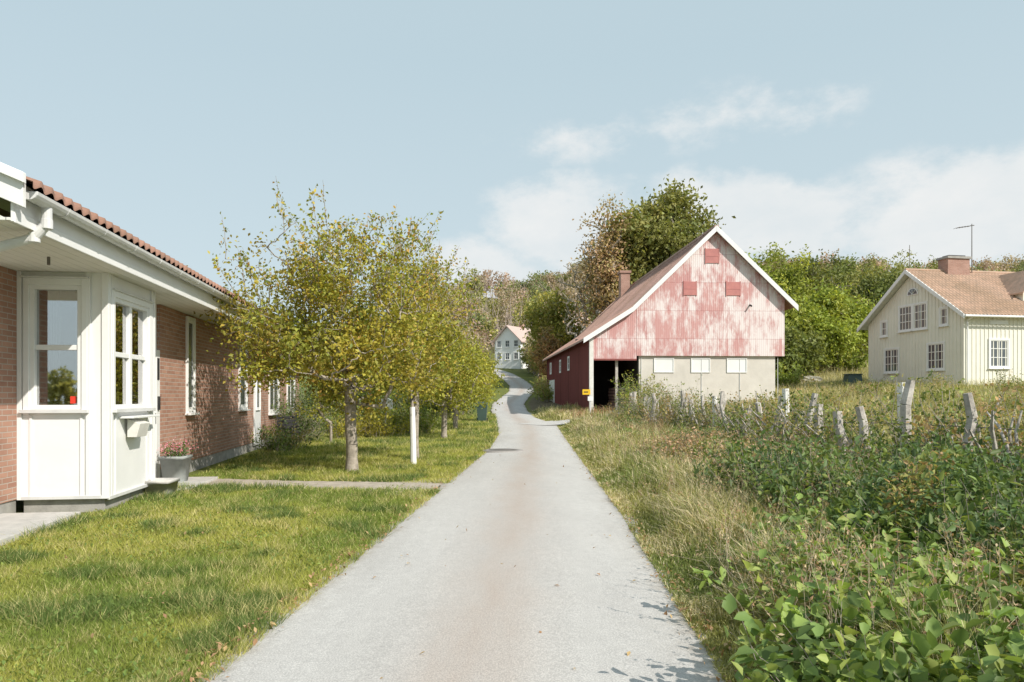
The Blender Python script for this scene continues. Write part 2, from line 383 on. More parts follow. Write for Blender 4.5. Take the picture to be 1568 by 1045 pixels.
H.box('bay_wall',u1-.12,u1,v0+.12,a0,zb,ZS,WHITE); H.box('bay_wall',u1-.12,u1,a1,v1,zb,ZS,WHITE)
H.box('bay_wall',u1-.12,u1,a0,a1,zb,1.42,WHITE); H.box('bay_wall',u1-.12,u1,a0,a1,3.0,ZS,WHITE)
H.box('bay_wall',ub,u1-.12,v1-.12,v1,zb,ZS,WHITE)
H.box('bay_floor',ub,u1-.12,v0+.12,v1-.12,.5,.55,ROOM)
H.box('room_back',-3.0,-2.9,v0+.12,14,.5,ZS,ROOM); H.box('room_back',-3,-.7,13.9,14,.5,ZS,ROOM)
H.box('inner_sill',W0,W1,v0+.12,v0+.3,1.40,1.43,WHITE); H.box('inner_sill',u1-.32,u1-.12,a0,a1,1.40,1.43,WHITE)
def sash(plane,c,out,p0,p1,z0,z1,mv,mh):
    f=.06
    for (b0,b1,q0,q1) in ((p0,p0+f,z0,z1),(p1-f,p1,z0,z1),(p0+f,p1-f,z0,z0+f),(p0+f,p1-f,z1-f,z1)):
        H.pb('window_frame',plane,c,out,b0,b1,-.09,.012,q0,q1,WHITE)
    for q in mv: H.pb('window_frame',plane,c,out,q-.045,q+.045,-.085,-.005,z0+f,z1-f,WHITE)
    for q in mh: H.pb('window_frame',plane,c,out,p0+f,p1-f,-.08,-.012,q-.035,q+.035,WHITE)
    H.pb('window_glass',plane,c,out,p0+f,p1-f,-.062,-.056,z0+f,z1-f,PANE)
    for (b0,b1,q0,q1) in ((p0-.075,p0,z0-.07,z1+.09),(p1,p1+.075,z0-.07,z1+.09),(p0,p1,z1,z1+.09)):
        H.pb('window_casing',plane,c,out,b0,b1,.0,.035,q0,q1,WHITE)
    H.pb('window_sill',plane,c,out,p0-.1,p1+.1,.0,.09,z0-.05,z0,GUT)
    H.pb('drip_cap',plane,c,out,p0-.1,p1+.1,.0,.07,z1+.09,z1+.115,GUT)
sash('y',v0,-1,W0,W1,1.42,3.12,[],[2.27])
sash('x',u1,1,a0,a1,1.42,3.0,[10.82],[2.2])
for (b0,b1) in ((-.70,-.64),(.17,.23),(.376,.436+.03)): H.box('bay_post',b0,b1,v0-.03,v0,zb,ZS,WHITE)
for b in (-.55,.09): H.box('bay_batten',b,b+.035,v0-.018,v0,zb+.02,1.33,WHITE)
H.box('bay_rail',-.64,.376,v0-.035,v0,zb,zb+.05,GUT)
for b in (9.95,10.03,11.6,11.7): H.box('bay_post',u1,u1+.03,b,b+.06,zb,ZS,WHITE)
for b in (10.2,11.42): H.box('bay_batten',u1,u1+.018,b,b+.035,zb+.02,1.33,WHITE)
H.box('bay_rail',u1,u1+.035,v0,v1,zb-.02,zb+.03,GUT)
for k in range(5): H.box('curtain',W0+.06+k*.035,W0+.09+k*.035,v0+.3,v0+.34+(k%2)*.03,1.45,3.1,CURT)
for k in range(9): H.box('curtain',u1-.4,u1-.36+(k%2)*.03,a0+.02+k*.04,a0+.055+k*.04,1.45,3.0,CURT)
for k in range(5): H.box('curtain',u1-.4,u1-.36+(k%2)*.03,a1-.22+k*.04,a1-.185+k*.04,1.45,3.0,CURT)
H.box('window_sticker',-.06,.02,v0+.050,v0+.054,1.5,1.6,REDST)
H.box('door_wall',-.25,-.06,12.2,13.4,.1,ZS,WHITE)
H.box('door_leaf',-.06,-.03,12.25,13.2,.12,2.25,WHITE); H.box('door_frame',-.06,.0,13.2,13.39,.1,2.45,WHITE)
H.box('door_frame',-.06,-.01,12.2,13.2,2.25,2.4,WHITE)
H.box('door_handle',-.03,.03,13.06,13.10,1.1,1.3,BLACKP); H.box('house_number',.0,.012,13.24,13.34,1.9,2.3,BLACKP)
H.box('intercom',.0,.03,13.25,13.33,1.35,1.6,BLACKP)
H.window('x',0,1,14.95,15.4,1.3,3.2,trim=.05,mv=(),mh=(),d=.03)
H.window('x',0,1,19.5,20.3,1.3,3.0,trim=.06,mv=(),mh=(.5,),d=.03)
H.box('door_leaf',0,.03,21.3,22.2,.15,2.3,WHITE); H.window('x',.03,1,21.5,22.0,1.2,2.1,trim=.02,mv=(),mh=(),d=.02,sill=False)
H.window('x',0,1,23.6,25.2,1.1,2.9,trim=.08,d=.03); H.window('x',0,1,27,28.6,1.1,2.9,trim=.08,d=.03)
H.box('letterbox_shelf',u1,u1+.2,10.35,11.45,1.28,1.31,WHITE)
H.prism('letterbox',[(u1+.04,1.0),(u1+.17,1.0),(u1+.22,1.2),(u1+.04,1.27)],10.55,10.95,SHW)
H.box('soffit',-4.4,.76,6.9,30.2,ZS,ZS+.03,SOFF)
H.box('fascia',.76,.79,6.9,30.2,ZS-.01,3.56,WHITE)
H.box('fascia',.79,.802,6.9,30.2,ZS-.02,ZS+.10,WHITE)
H.box('soffit_lamp',.2,.23,8.8,8.83,3.2,3.3,IRON)
sl=.42
H.prism('bargeboard',[(.90,3.42),(.90,3.70),(-5.6,3.70+6.5*sl),(-5.6,3.42+6.5*sl)],6.84,6.9,WHITE)
H.prism('bargeboard',[(.93,3.64),(.93,3.74),(-5.6,3.74+6.53*sl),(-5.6,3.64+6.53*sl)],6.78,6.84,WHITE)
H.prism('roof_deck',[(.86,3.60),(.86,3.66),(-5.6,3.66+6.46*sl),(-5.6,3.60+6.46*sl)],6.9,30.2,SHW)
H.prism('gable_wall',[(.7,ZS+.03),(-10.5,ZS+.03),(-5.6,3.5+6.5*sl)],6.90,7.1,SHW)
H.prism('roof_back',[(-5.6,3.66+6.46*sl),(-5.6,3.75+6.46*sl),(-12,3.8),(-12,3.7)],6.9,30.2,TILE)
corr('roof_tiles',.98,3.66,-5.6,3.66+6.58*sl,6.85,30.2,TILE,H.e,per=.21,amp=.024,rows=.35,thick=.03)
gu,gz,gr=.90,3.60,.085
poly=[(gu+gr*math.cos(a),gz+gr*math.sin(a)) for a in np.linspace(math.pi,2*math.pi,9)]+[(gu+(gr-.008)*math.cos(a),gz+(gr-.008)*math.sin(a)) for a in np.linspace(2*math.pi,math.pi,9)]
H.prism('gutter',poly,6.95,30.1,GUT)
H.prism('gutter_cap',[(gu+gr*math.cos(a),gz+gr*math.sin(a)) for a in np.linspace(math.pi,2*math.pi,9)],6.94,6.95,GUT)
for k in range(24):
    vv=7.6+k*.95
    poly2=[(gu+(gr+.006)*math.cos(a),gz+(gr+.006)*math.sin(a)) for a in np.linspace(math.pi,2*math.pi,9)]+[(gu+(gr)*math.cos(a),gz+(gr)*math.sin(a)) for a in np.linspace(2*math.pi,math.pi,9)]
    H.prism('gutter_bracket',poly2,vv,vv+.03,GUT)
dp=[(.90,7.3,3.53),(.90,7.3,3.36),(.78,7.3,3.22),(-.35,7.3,2.86),(-.62,7.3,2.7),(-.62,7.3,.1)]
for i in range(len(dp)-1):
    H.rod('downpipe',dp[i],dp[i+1],.05,.05,GUT,12)
for p in dp[1:4]: 
    H.rod('downpipe_joint',(p[0],p[1],p[2]+.05),(p[0],p[1],p[2]-.05),.056,.056,GUT,12)
H.done(.004)

def wp(u,v,z=0):
    c,s=math.cos(th),math.sin(th); return np.array([-4.64+u*c-v*s, u*s+v*c, z])
def leaves(P,size,C,rng,up=.3,aspect=.55,big=False,fold=.25,sizevar=.4):
    n=len(P); d=rng.normal(size=(n,3)); d/=np.linalg.norm(d,axis=1,keepdims=True)
    nr=rng.normal(size=(n,3))+np.array([0,0,1.])*up*4; 
    s=np.cross(d,nr); s/=np.linalg.norm(s,axis=1,keepdims=True)+1e-9; nn=np.cross(s,d)
    Ls=(size*(1+sizevar*(rng.random(n)*2-1)))[:,None]; Wd=Ls*aspect
    if big:
        V=np.stack([P,P+d*Ls*.3+s*Wd*.48+nn*Wd*fold,P+d*Ls*.7+s*Wd*.36+nn*Wd*fold*.8,P+d*Ls,P+d*Ls*.7-s*Wd*.36+nn*Wd*fold*.8,P+d*Ls*.3-s*Wd*.48+nn*Wd*fold],1).reshape(-1,3)
        b=(np.arange(n)*6)[:,None]; F=np.concatenate([b+np.array([[0,1,2,3]]),b+np.array([[0,3,4,5]])]); C=np.repeat(C,6,0)
    else:
        V=np.stack([P,P+d*Ls*.5+s*Wd*.5+nn*Wd*fold,P+d*Ls,P+d*Ls*.5-s*Wd*.5+nn*Wd*fold],1).reshape(-1,3)
        b=(np.arange(n)*4)[:,None]; F=np.concatenate([b+np.array([[0,1,2]]),b+np.array([[0,2,3]])]); C=np.repeat(C,4,0)
    return V,F,C
def palc(pal,n,rng,var=.25):
    pal=np.array(pal,float); c=pal[rng.integers(0,len(pal),n)]*(1+var*(rng.random((n,1))*2-1)); return c
def cat(items):
    Vs=[];Fs=[];Cs=[];b=0
    for v,f,c in items:
        Vs.append(v);Fs.append(f+b);Cs.append(c);b+=len(v)
    return np.concatenate(Vs),np.concatenate(Fs),np.concatenate(Cs)
def stems(P0,H_,lean,rng,r=.006,k=3,seg=4):
    n=len(P0); pts=[P0]; d=np.stack([lean[:,0],lean[:,1],np.ones(n)],1)
    d/=np.linalg.norm(d,axis=1,keepdims=True)
    for i in range(seg):
        d=d+rng.normal(size=(n,3))*.16+np.stack([lean[:,0]*.12,lean[:,1]*.12,np.zeros(n)],1); d/=np.linalg.norm(d,axis=1,keepdims=True)
        pts.append(pts[-1]+d*(H_/seg)[:,None])
    P=np.stack(pts,1)
    A=P[:,:-1].reshape(-1,3);B=P[:,1:].reshape(-1,3)
    f=np.linspace(1,.25,seg+1); rr0=(np.ones((n,1))*r*f[None,:-1]).ravel(); rr1=(np.ones((n,1))*r*f[None,1:]).ravel()
    V,F=tubes(A,B,rr0,rr1,k)
    return V,F,P
def alongpts(P,m,rng,lo=.2,jit=.05):
    n,s,_=P.shape; t=lo+(1-lo)*rng.random((n,m)); t=t*(s-1)*.999; i=t.astype(int); f=(t-i)[...,None]
    a=np.take_along_axis(P,i[...,None].repeat(3,2),1); b=np.take_along_axis(P,(i+1)[...,None].repeat(3,2),1)
    return (a*(1-f)+b*f).reshape(-1,3)+rng.normal(size=(n*m,3))*jit
pl=empty('flower_planter')
pp=wp(.35,13.15,0)
def square_pot(name,c,w0,w1,h,mat,parent):
    V=[]
    for (w,z) in ((w0,0),(w1,h),(w1*1.08,h),(w1*1.08,h+.05),(w1*.95,h+.05),(w1*.9,h-.03)):
        V+=[(c[0]+sx*w/2,c[1]+sy*w/2,c[2]+z) for sx,sy in ((-1,-1),(1,-1),(1,1),(-1,1))]
    F=[(j*4+i,j*4+(i+1)%4,(j+1)*4+(i+1)%4,(j+1)*4+i) for j in range(5) for i in range(4)]+[(20,21,22,23)]
    return np_mesh(name,np.array(V),np.array(F),mat,parent=parent)
square_pot('pot',pp+np.array([0,0,.05]),.30,.40,.42,POTM,pl)
rg=np.random.default_rng(1)
P0=np.repeat(pp[None],40,0)+np.c_[rg.uniform(-.15,.15,(40,2)),np.full(40,.48)]
v,f,P=stems(P0,rg.uniform(.15,.35,40),rg.normal(size=(40,2))*.4,rg,.004)
np_mesh('flower_stems',v,f,BARKD,parent=pl)
q=alongpts(P,10,rg,.1,.02); c=palc([(.10,.16,.04),(.07,.12,.04)],len(q),rg)
q2=P[:,-1].repeat(12,0)+rg.normal(size=(480,3))*.035; c2=palc([(.50,.16,.22),(.5,.28,.34)],480,rg)
v,f,c=cat([leaves(q,.05,c,rg),leaves(q2,.03,c2,rg)]); np_mesh('flowers',v,f,LEAF,c,parent=pl)
st=empty('stone_planter'); sp=wp(.62,11.55,0); square_pot('trough',sp+np.array([0,0,-.02]),.30,.38,.24,CONC,st)
wpn=empty('potted_plant'); w=wp(-.42,v0+.2,1.43); lathe('pot',[(.05,0),(.07,.12),(.06,.12),(.001,.1)],WHITE,w,wpn,14)
q=w+np.array([0,0,.17])+rg.normal(size=(150,3))*np.array([.06,.05,.05]); v,f,c=leaves(q,.04,palc([(.1,.14,.06),(.5,.42,.38)],150,rg),rg); np_mesh('foliage',v,f,LEAF,c,parent=wpn)

# ---------------------------------------------------------------- BARN
B=G('red_barn',(4.62,42,0),math.radians(3))
D=25
B.box('masonry_wall',2.86,11.05,.15,D,-.5,4.06,REND)
B.prism('gable_cladding',[(2.7,3.98),(2.7,7.0),(7.33,11.38),(11.55,7.38),(11.55,3.98)],-.02,.14,BARNF)
B.prism('upper_body',[(2.8,4.07),(2.8,6.95),(7.33,11.25),(11.5,7.3),(11.5,4.07)],.15,D-.1,BARNS)
B.prism('lean_to_front',[(.02,3.75),(.02,5.1),(2.69,6.85),(2.69,3.75)],-.01,.12,BARNF)
B.box('lean_to_side',-.05,.1,.13,D,-.5,5.05,BARNS)
B.box('corner_post',-.10,.14,-.05,.12,-.5,5.0,SHW)
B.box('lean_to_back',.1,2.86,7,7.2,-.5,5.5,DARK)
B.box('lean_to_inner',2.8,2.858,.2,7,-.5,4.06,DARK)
B.box('inner_post',1.5,1.65,.3,.45,-.5,3.75,GREYWOOD)
for k in range(9): B.box('stored_timber',1.75+.02*(k%3),2.7,1.5+.1*(k%2),4,.45+k*.19,.60+k*.19,GREYWOOD)
B.box('floor_fill',.1,2.8,.3,7,-.5,.45,PLINTH)
B.box('lintel',.14,2.69,-.03,.0,3.7,3.8,BARNS)
def slab(p,part,xa,za,xb,zb2,y0,y1,t,mat): p.prism(part,[(xa,za),(xb,zb2),(xb,zb2+t),(xa,za+t)],y0,y1,mat)
slab(B,'roof_left',2.45,6.72,7.33,11.42,-.35,D+.3,.12,BROOF)
slab(B,'roof_right',12.15,6.85,7.33,11.42,-.35,D+.3,.12,BROOF)
slab(B,'roof_lean_to',-.45,4.86,2.55,6.86,-.35,D+.3,.12,BROOF)
slab(B,'bargeboard',2.40,6.50,7.33,11.25,-.42,-.35,.34,WHITE)
slab(B,'bargeboard',12.2,6.62,7.33,11.25,-.43,-.352,.34,WHITE)
slab(B,'bargeboard',-.5,4.68,2.40,6.52,-.42,-.35,.30,WHITE)
B.box('ridge_cap',7.2,7.46,-.4,D+.3,11.47,11.6,BROOF)
for k in range(40):
    y=-.2+k*.64
    slab(B,'roof_rib',2.45,6.84,7.3,11.52,y,y+.05,.035,BROOF); slab(B,'roof_rib',-.45,4.98,2.55,6.98,y,y+.05,.035,BROOF)
B.box('chimney',6.0,6.8,20.6,21.6,9.5,12.4,CHIMB); B.box('chimney_cap',5.9,6.9,20.5,21.7,12.4,12.6,CHIMB)
for (x0,x1,z0,z1) in ((6.8,7.55,9.45,10.3),(5.5,6.22,7.55,8.35),(8.05,8.85,7.55,8.35)):
    B.box('shutter',x0,x1,-.06,-.02,z0,z1,SHUT)
    for b in (x0-.04,x1): B.box('shutter_frame',b,b+.04,-.07,-.02,z0-.04,z1+.04,SHUT)
    B.box('shutter_frame',x0,x1,-.07,-.06,(z0+z1)/2-.04,(z0+z1)/2+.04,SHUT)
for (x0,x1) in ((3.75,4.95),(5.97,7.12),(8.12,9.33)): B.window('y',.15,-1,x0,x1,3.0,3.86,mv=(),mh=(),glass=PALEG,fw=.05,trim=0,sill=False)
for x in (3.0,6.6,8.9,11.2): B.rod('lightning_wire',(x,.13,0),(x,.13,3.9),.02,.02,GUT,5)
B.rod('wall_lamp',(9.45,-.3,6.9),(9.45,-.02,7.0),.05,.05,BLACKP,6)
B.box('side_door',-.1,-.05,18.5,22.5,.3,3.0,SHW)
for y in (9,14): B.window('x',-.05,-1,y,y+.9,3.5,4.4,trim=.06,glass=GLASSD,d=.03,sill=False)
B.window('x',-.05,-1,21,22,3.6,4.5,trim=.06,glass=PALEG,d=.03,sill=False)
for k in range(84):
    B.box('side_batten',-.075,-.05,.3+k*.295,.345+k*.295,-.3,5.0,BARNS)
B.done()
s=G('yellow_sign',(4.18,40.6,float(hg(4.18,40.6))))
s.rod('post',(0.25,0,0),(0.25,0,1.75),.03,.03,GUT); s.box('panel',-.2,.25,-.05,-.03,1.3,1.6,YEL); s.box('panel_small',.1,.4,-.06,-.035,.95,1.2,WHITE); s.box('arrow',-.12,.12,-.06,-.05,1.42,1.48,BLACKP); s.done()

# ---------------------------------------------------------------- CREAM HOUSE
K=G('cream_wooden_house',(28.3,45,0),math.atan2(.17,.985))
Wd,Lx=9.0,15; ez=7.0; rz=10.15
K.box('foundation',.03,Lx,.03,Wd-.03,-1,2.35,STONE)
K.box('walls',0,Lx,0,Wd,2.35,ez-.05,CREAM)
K.prism('gable',[(0.0,ez-.049),(Wd,ez-.049),(Wd/2,rz-.1)],0,Lx,CREAM,ax='x')
for k in range(31):
    y=.0+k*.3; zt=min(ez+ (rz-ez)*(y/(Wd/2)), ez+(rz-ez)*((Wd-y)/(Wd/2)))-.1
    K.box('batten',-.03,0,y-.03,y+.03,2.35,zt,CREAM)
for k in range(50): K.box('batten',k*.3-.03,k*.3+.03,-.03,0,2.35,ez-.05,CREAM)
K.box('corner_board',-.05,.12,-.05,0,2.3,ez,CREAM); K.box('corner_board',-.05,0,0,.14,2.3,ez,CREAM)
K.box('water_board',-.06,Lx,-.06,-.03,2.3,2.45,SHW); K.box('water_board',-.06,-.03,-.03,Wd,2.3,2.45,SHW)
sl2=(rz-ez)/(Wd/2)
for s_ in (0,1):
    f=(lambda y:y) if s_==0 else (lambda y:Wd-y)
    K.prism('roof_deck',[(f(-.55),ez-.55*sl2),(f(Wd/2),rz),(f(Wd/2),rz+.08),(f(-.55),ez-.55*sl2+.08)],-.5,Lx+.3,SHW,ax='x')
    K.prism('bargeboard',[(f(-.62),ez-.62*sl2-.14),(f(Wd/2),rz-.12),(f(Wd/2),rz+.16),(f(-.62),ez-.62*sl2+.14)],-.58,-.5,WHITE,ax='x')
corr('roof_tiles_front',-.6,ez-.6*sl2+.12,Wd/2,rz+.12,-.55,Lx+.3,TILER,K.e,per=.26,amp=.03,rows=.36,thick=.05,along='x')
corr('roof_tiles_rear',Wd+.6,ez-.6*sl2+.12,Wd/2,rz+.12,-.55,Lx+.3,TILER,K.e,per=.26,amp=.03,rows=.36,thick=.05,along='x')
K.rod('ridge_tiles',(-.55,Wd/2,rz+.14),(Lx,Wd/2,rz+.14),.11,.11,TILER,8)
K.rod('gutter',(-.5,-.66,ez-.42),(Lx,-.66,ez-.42),.07,.07,WHITE,8)
K.rod('downpipe',(.15,-.12,ez-.6),(.15,-.12,2),.045,.045,WHITE,8); K.rod('downpipe',(.15,-.62,ez-.45),(.15,-.12,ez-.65),.045,.045,WHITE,8)
kw=dict(trim=.1,d=.06,fw=.06,mw=.045)
K.window('x',0,-1,4.5,5.7,6.2,7.85,mv=(.5,),mh=(.35,.68),**kw); K.window('x',0,-1,3.1,4.3,6.2,7.85,mv=(.5,),mh=(.35,.68),**kw)
K.window('x',0,-1,7.0,7.6,6.0,7.0,mv=(),mh=(.5,),**kw); K.window('x',0,-1,1.3,1.9,6.25,7.3,mv=(),mh=(.5,),**kw)
K.window('x',0,-1,5.8,7.2,3.35,4.95,mv=(.5,),mh=(.35,.68),**kw); K.window('x',0,-1,1.6,3.0,3.4,5.05,mv=(.5,),mh=(.35,.68),**kw)
K.window('x',0.03,-1,2.0,3.0,1.6,2.15,mv=(.5,),mh=(),**kw)
pts=[(4.42+.55*math.cos(a),8.55+.5*math.sin(a)) for a in np.linspace(0,math.pi,12)]
K.prism('attic_window',pts,-.06,-.03,WHITE,ax='x')
pts=[(4.42+.43*math.cos(a),8.6+.38*math.sin(a)) for a in np.linspace(0,math.pi,12)]
K.prism('attic_glass',pts,-.07,-.061,GLASSD,ax='x')
for a in (.25,.5,.75): K.rod('attic_bar',(-.075,4.42,8.6),(-.075,4.42+.43*math.cos(a*math.pi),8.6+.38*math.sin(a*math.pi)),.02,.02,WHITE,4)
for x0 in (1.84,6.0,9.5):
    K.window('y',0,-1,x0,x0+1.3,3.46,5.15,mv=(.5,),mh=(.35,.68),**kw); K.window('y',.03,-1,x0+.2,x0+1.1,1.6,2.15,mv=(.5,),mh=(),**kw)
    K.box('vent_panel',x0,x0+1.3,-.05,-.031,6.15,6.4,WHITE)
K.box('chimney',2.4,4.1,Wd/2-.45,Wd/2+.45,9.6,11.1,CHIMB); K.box('chimney_cap',2.3,4.2,Wd/2-.55,Wd/2+.55,11.1,11.25,PLINTH); K.box('chimney_cap',2.6,3.9,Wd/2-.3,Wd/2+.3,11.25,11.36,BLACKP)
K.rod('antenna_mast',(4.5,Wd/2-.2,10.1),(4.5,Wd/2-.2,13.6),.035,.025,IRON,6)
K.rod('antenna_boom',(3.2,Wd/2-.2,13.25),(4.7,Wd/2-.2,13.5),.018,.018,IRON,5)
for k in range(6): K.rod('antenna_rod',(3.3+k*.22,Wd/2-.5,13.27+k*.036),(3.3+k*.22,Wd/2+.1,13.27+k*.036),.012,.012,IRON,4)
K.rod('antenna_mast_small',(-.2,Wd/2,10.1),(-.2,Wd/2,12.0),.02,.02,IRON,5)
K.prism('dormer_roof',[(4.9,8.25),(6.4,9.9),(7.9,8.25),(7.9,8.35),(6.4,10.02),(4.9,8.35)],.6,4.0,TILER)
K.prism('dormer_wall',[(5.2,7.6),(5.2,8.5),(6.4,9.8),(7.6,8.5),(7.6,7.6)],.9,3.5,CREAM)
for k in range(5): K.box('steps',-1.4,-.06,5.2+.3*k,5.5+.3*k,1,2.3-.2*k,SHW)
K.rod('handrail',(-1.3,5.2,3.2),(-1.3,6.8,2.3),.03,.03,SHW,6)
K.done()

def farhouse(name,loc,rot,w,d,h,rh):
    g=G(name,loc,rot)
    g.box('walls',0,w,0,d,-3,h,WHITE); g.prism('gable',[(0,h),(w,h),(w/2,h+rh)],0,d,WHITE)
    s=rh/(w/2)
    g.prism('roof',[(-.5,h-.5*s),(w/2,h+rh),(w/2,h+rh+.2),(-.5,h-.5*s+.2)],-.5,d+.5,ROOFG); g.prism('roof',[(w+.5,h-.5*s),(w/2,h+rh),(w/2,h+rh+.2),(w+.5,h-.5*s+.2)],-.5,d+.5,ROOFG)
    for fz in (.5,2.8):
        for k in range(3):
            a=w*(k+.5)/3-.45; g.window('y',0,-1,a,a+.9,fz+.3,fz+1.5,trim=.08,d=.05)
        for k in range(4):
            a=d*(k+.5)/4-.45; g.window('x',0,-1,a,a+.9,fz+.3,fz+1.5,trim=.08,d=.05)
    g.box('chimney',w/2-.4,w/2+.4,d/2-.4,d/2+.4,h+rh-1,h+rh+1,CHIMB)
    g.done()
farhouse('white_house',(-3.2,134,7.6),math.radians(-32),5.6,10,4.3,2.6)
farhouse('white_house',(7.2,150,11.5),math.radians(-35),7,9,4.6,3)

# ---------------------------------------------------------------- TREES
def make_tree(name,base,cc,cr,trunk_r,trunk_top,n_cl,lpc,lsize,pal,seed,sig=.25,sparse_top=0,tipr=.006,bark=BARK,big=False,zmin=None,lean=(0,0),steps=4,upward=0.0,bottom=0,shoots=0,shl=.9,lumpy=1.0):
    rng=np.random.default_rng(seed); base=np.array(base,float); cc=np.array(cc,float)+base; cr=np.array(cr,float)
    pos=[base+np.array([0,0,-.1])]; par=[-1]
    tn=6
    for i in range(1,tn+1):
        f=i/tn; pos.append(base+np.array([lean[0]*f+rng.normal()*.02*trunk_top*.3,lean[1]*f+rng.normal()*.02*trunk_top*.3,trunk_top*f])); par.append(len(pos)-2)
    d=rng.normal(size=(n_cl,3)); d/=np.linalg.norm(d,axis=1,keepdims=True)
    lump=1+lumpy*(.30*np.sin(d[:,0]*3.1+seed)*np.sin(d[:,1]*2.7+seed*2)+.22*np.sin(d[:,2]*5+d[:,0]*4+seed))
    rad=rng.random(n_cl)**(1/2.3)
    T=cc+d*(rad*lump)[:,None]*cr
    if bottom:
        nb=int(n_cl*bottom); an=rng.random(nb)*6.283; rr_=rng.random(nb)**.5
        Bm=np.stack([cc[0]+np.cos(an)*rr_*cr[0],cc[1]+np.sin(an)*rr_*cr[1],cc[2]-cr[2]*(.15+.65*rng.random(nb))],1); T=np.concatenate([T,Bm])
    if zmin is not None: T=T[T[:,2]>base[2]+zmin]
    top=pos[-1]; T=T[np.argsort(np.linalg.norm(T-top,axis=1))]
    tips=[]
    for t in T:
        A=np.array(pos[4:]); dist=np.linalg.norm(A-t,axis=1)+.7*np.maximum(0,A[:,2]-t[2])
        k=4+int(np.argmin(dist)); a=pos[k]; dd=t-a; ln=np.linalg.norm(dd)
        pr=k
        for s_ in range(1,steps+1):
            f=s_/steps; b=a+dd*f+np.array([0,0,-.10*ln*math.sin(math.pi*f)*(1-upward)])+rng.normal(size=3)*ln*.05*(f<1)
            pos.append(b); par.append(pr); pr=len(pos)-1
        tips.append(pr)
    pos=np.array(pos); par=np.array(par); cnt=np.zeros(len(pos))
    for t in tips: cnt[t]+=1
    for i in range(len(pos)-1,0,-1): cnt[par[i]]+=cnt[i]
    r=tipr*np.maximum(cnt,.5)**.5
    sc=trunk_r/r[1]; r=np.where(cnt>2,r*(1+(sc-1)*np.clip(cnt/cnt[0],0,1)**.5),r)
    r[0]*=1.35
    i=np.arange(1,len(pos)); V,F=tubes(pos[par[i]],pos[i],r[par[i]]*np.where(cnt[par[i]]>cnt[i]*2.5,.55,1),r[i],7)
    tp=pos[tips]; topz=tp[:,2].max(); botz=tp[:,2].min()
    rel=(tp[:,2]-botz)/(topz-botz+1e-6)
    nl=(lpc*(1-sparse_top*rel**1.1)*(.25+1.5*rng.random(len(tp)))).astype(int)
    idx=np.repeat(np.arange(len(tp)),nl)
    prev=pos[par[np.array(tips)]]
    f=rng.random(len(idx))[:,None]*1.1
    P=tp[idx]*(1-f)+prev[idx]*f+rng.normal(size=(len(idx),3))*sig
    cl=np.array(pal,float); cw=rng.random((len(tp),len(cl)))**2.5; cw/=cw.sum(1,keepdims=True); base_c=(cw@cl)*(.7+.6*rng.random((len(tp),1)))
    C=base_c[idx]*(.7+.6*rng.random((len(idx),1)))
    hot=rng.random(len(idx))<.10; C[hot]=cl[rng.integers(0,len(cl),hot.sum())]
    items=[leaves(P,lsize,C,rng,up=.15,big=big,aspect=.6)]
    if shoots:
        pk=rng.choice(np.where(rel>.45)[0],shoots); st0=tp[pk]; out=(st0-cc)[:,:2]/cr[:2]
        v2,f2,P2=stems(st0,rng.uniform(.45,1.0,shoots)*shl,out*.45+rng.normal(size=(shoots,2))*.12,rng,.009,4,5)
        F=np.concatenate([F,f2+len(V)]); V=np.concatenate([V,v2])
        Q=alongpts(P2,26,rng,.1,.05); items.append(leaves(Q,lsize*.9,palc(pal,len(Q),rng,.35),rng,up=.15,aspect=.6))
    lf=cat(items)
    e=empty(name)
    np_mesh('trunk_and_branches',V,F,bark,parent=e,smooth=True)
    np_mesh('foliage',lf[0],lf[1],LEAF,lf[2],parent=e)
AP=[(.19,.205,.035),(.27,.245,.035),(.13,.165,.035),(.33,.26,.04),(.17,.19,.035),(.31,.19,.05)]
AP2=[(.20,.215,.035),(.25,.24,.035),(.14,.17,.035),(.30,.25,.04)]
make_tree('apple_tree',(-3.4,15.3,0),(-.35,.1,3.55),(2.35,2.1,2.1),.125,1.75,330,64,.086,AP,11,sig=.16,sparse_top=.66,zmin=1.3,lean=(-.05,0),upward=.6,tipr=.0055,bottom=.6,shoots=130,shl=1.2)
make_tree('apple_tree',(-2.45,18.2,0),(-.05,.2,3.6),(1.15,1.4,2.15),.09,1.7,180,60,.086,AP,23,sig=.16,sparse_top=.7,zmin=1.3,upward=.6,tipr=.0055,bottom=.5,shoots=80,shl=1.15)
make_tree('apple_tree',(-2.55,27,0),(.1,0,2.7),(1.85,2.0,1.45),.11,1.4,180,66,.10,AP2,31,sig=.2,sparse_top=.4,zmin=1.1,tipr=.007,bottom=.2,shoots=30)
make_tree('apple_tree',(-2.6,33,0),(.2,0,2.7),(1.8,2,1.5),.11,1.4,140,60,.115,AP2,37,sig=.22,sparse_top=.3,zmin=1.1,tipr=.008,bottom=.2,shoots=20)
make_tree('apple_tree',(-3.0,39,.2),(.2,0,2.8),(1.7,2,1.5),.11,1.4,110,55,.13,AP2,41,sig=.22,sparse_top=.3,zmin=1.1,tipr=.008,bottom=.2)
make_tree('garden_tree',(-7.2,34,0),(0,0,3.0),(2.2,2.4,1.8),.13,1.5,120,60,.13,[(.09,.13,.03),(.14,.17,.035)],43,sig=.25,zmin=.8)
make_tree('garden_tree',(-6.1,24.2,0),(0,0,2.0),(.8,.8,1.1),.05,.7,60,60,.085,[(.19,.20,.035),(.26,.24,.03)],44,sig=.14,zmin=.5)
OAK=[(.15,.165,.055),(.12,.14,.045),(.19,.19,.06),(.20,.18,.06)]
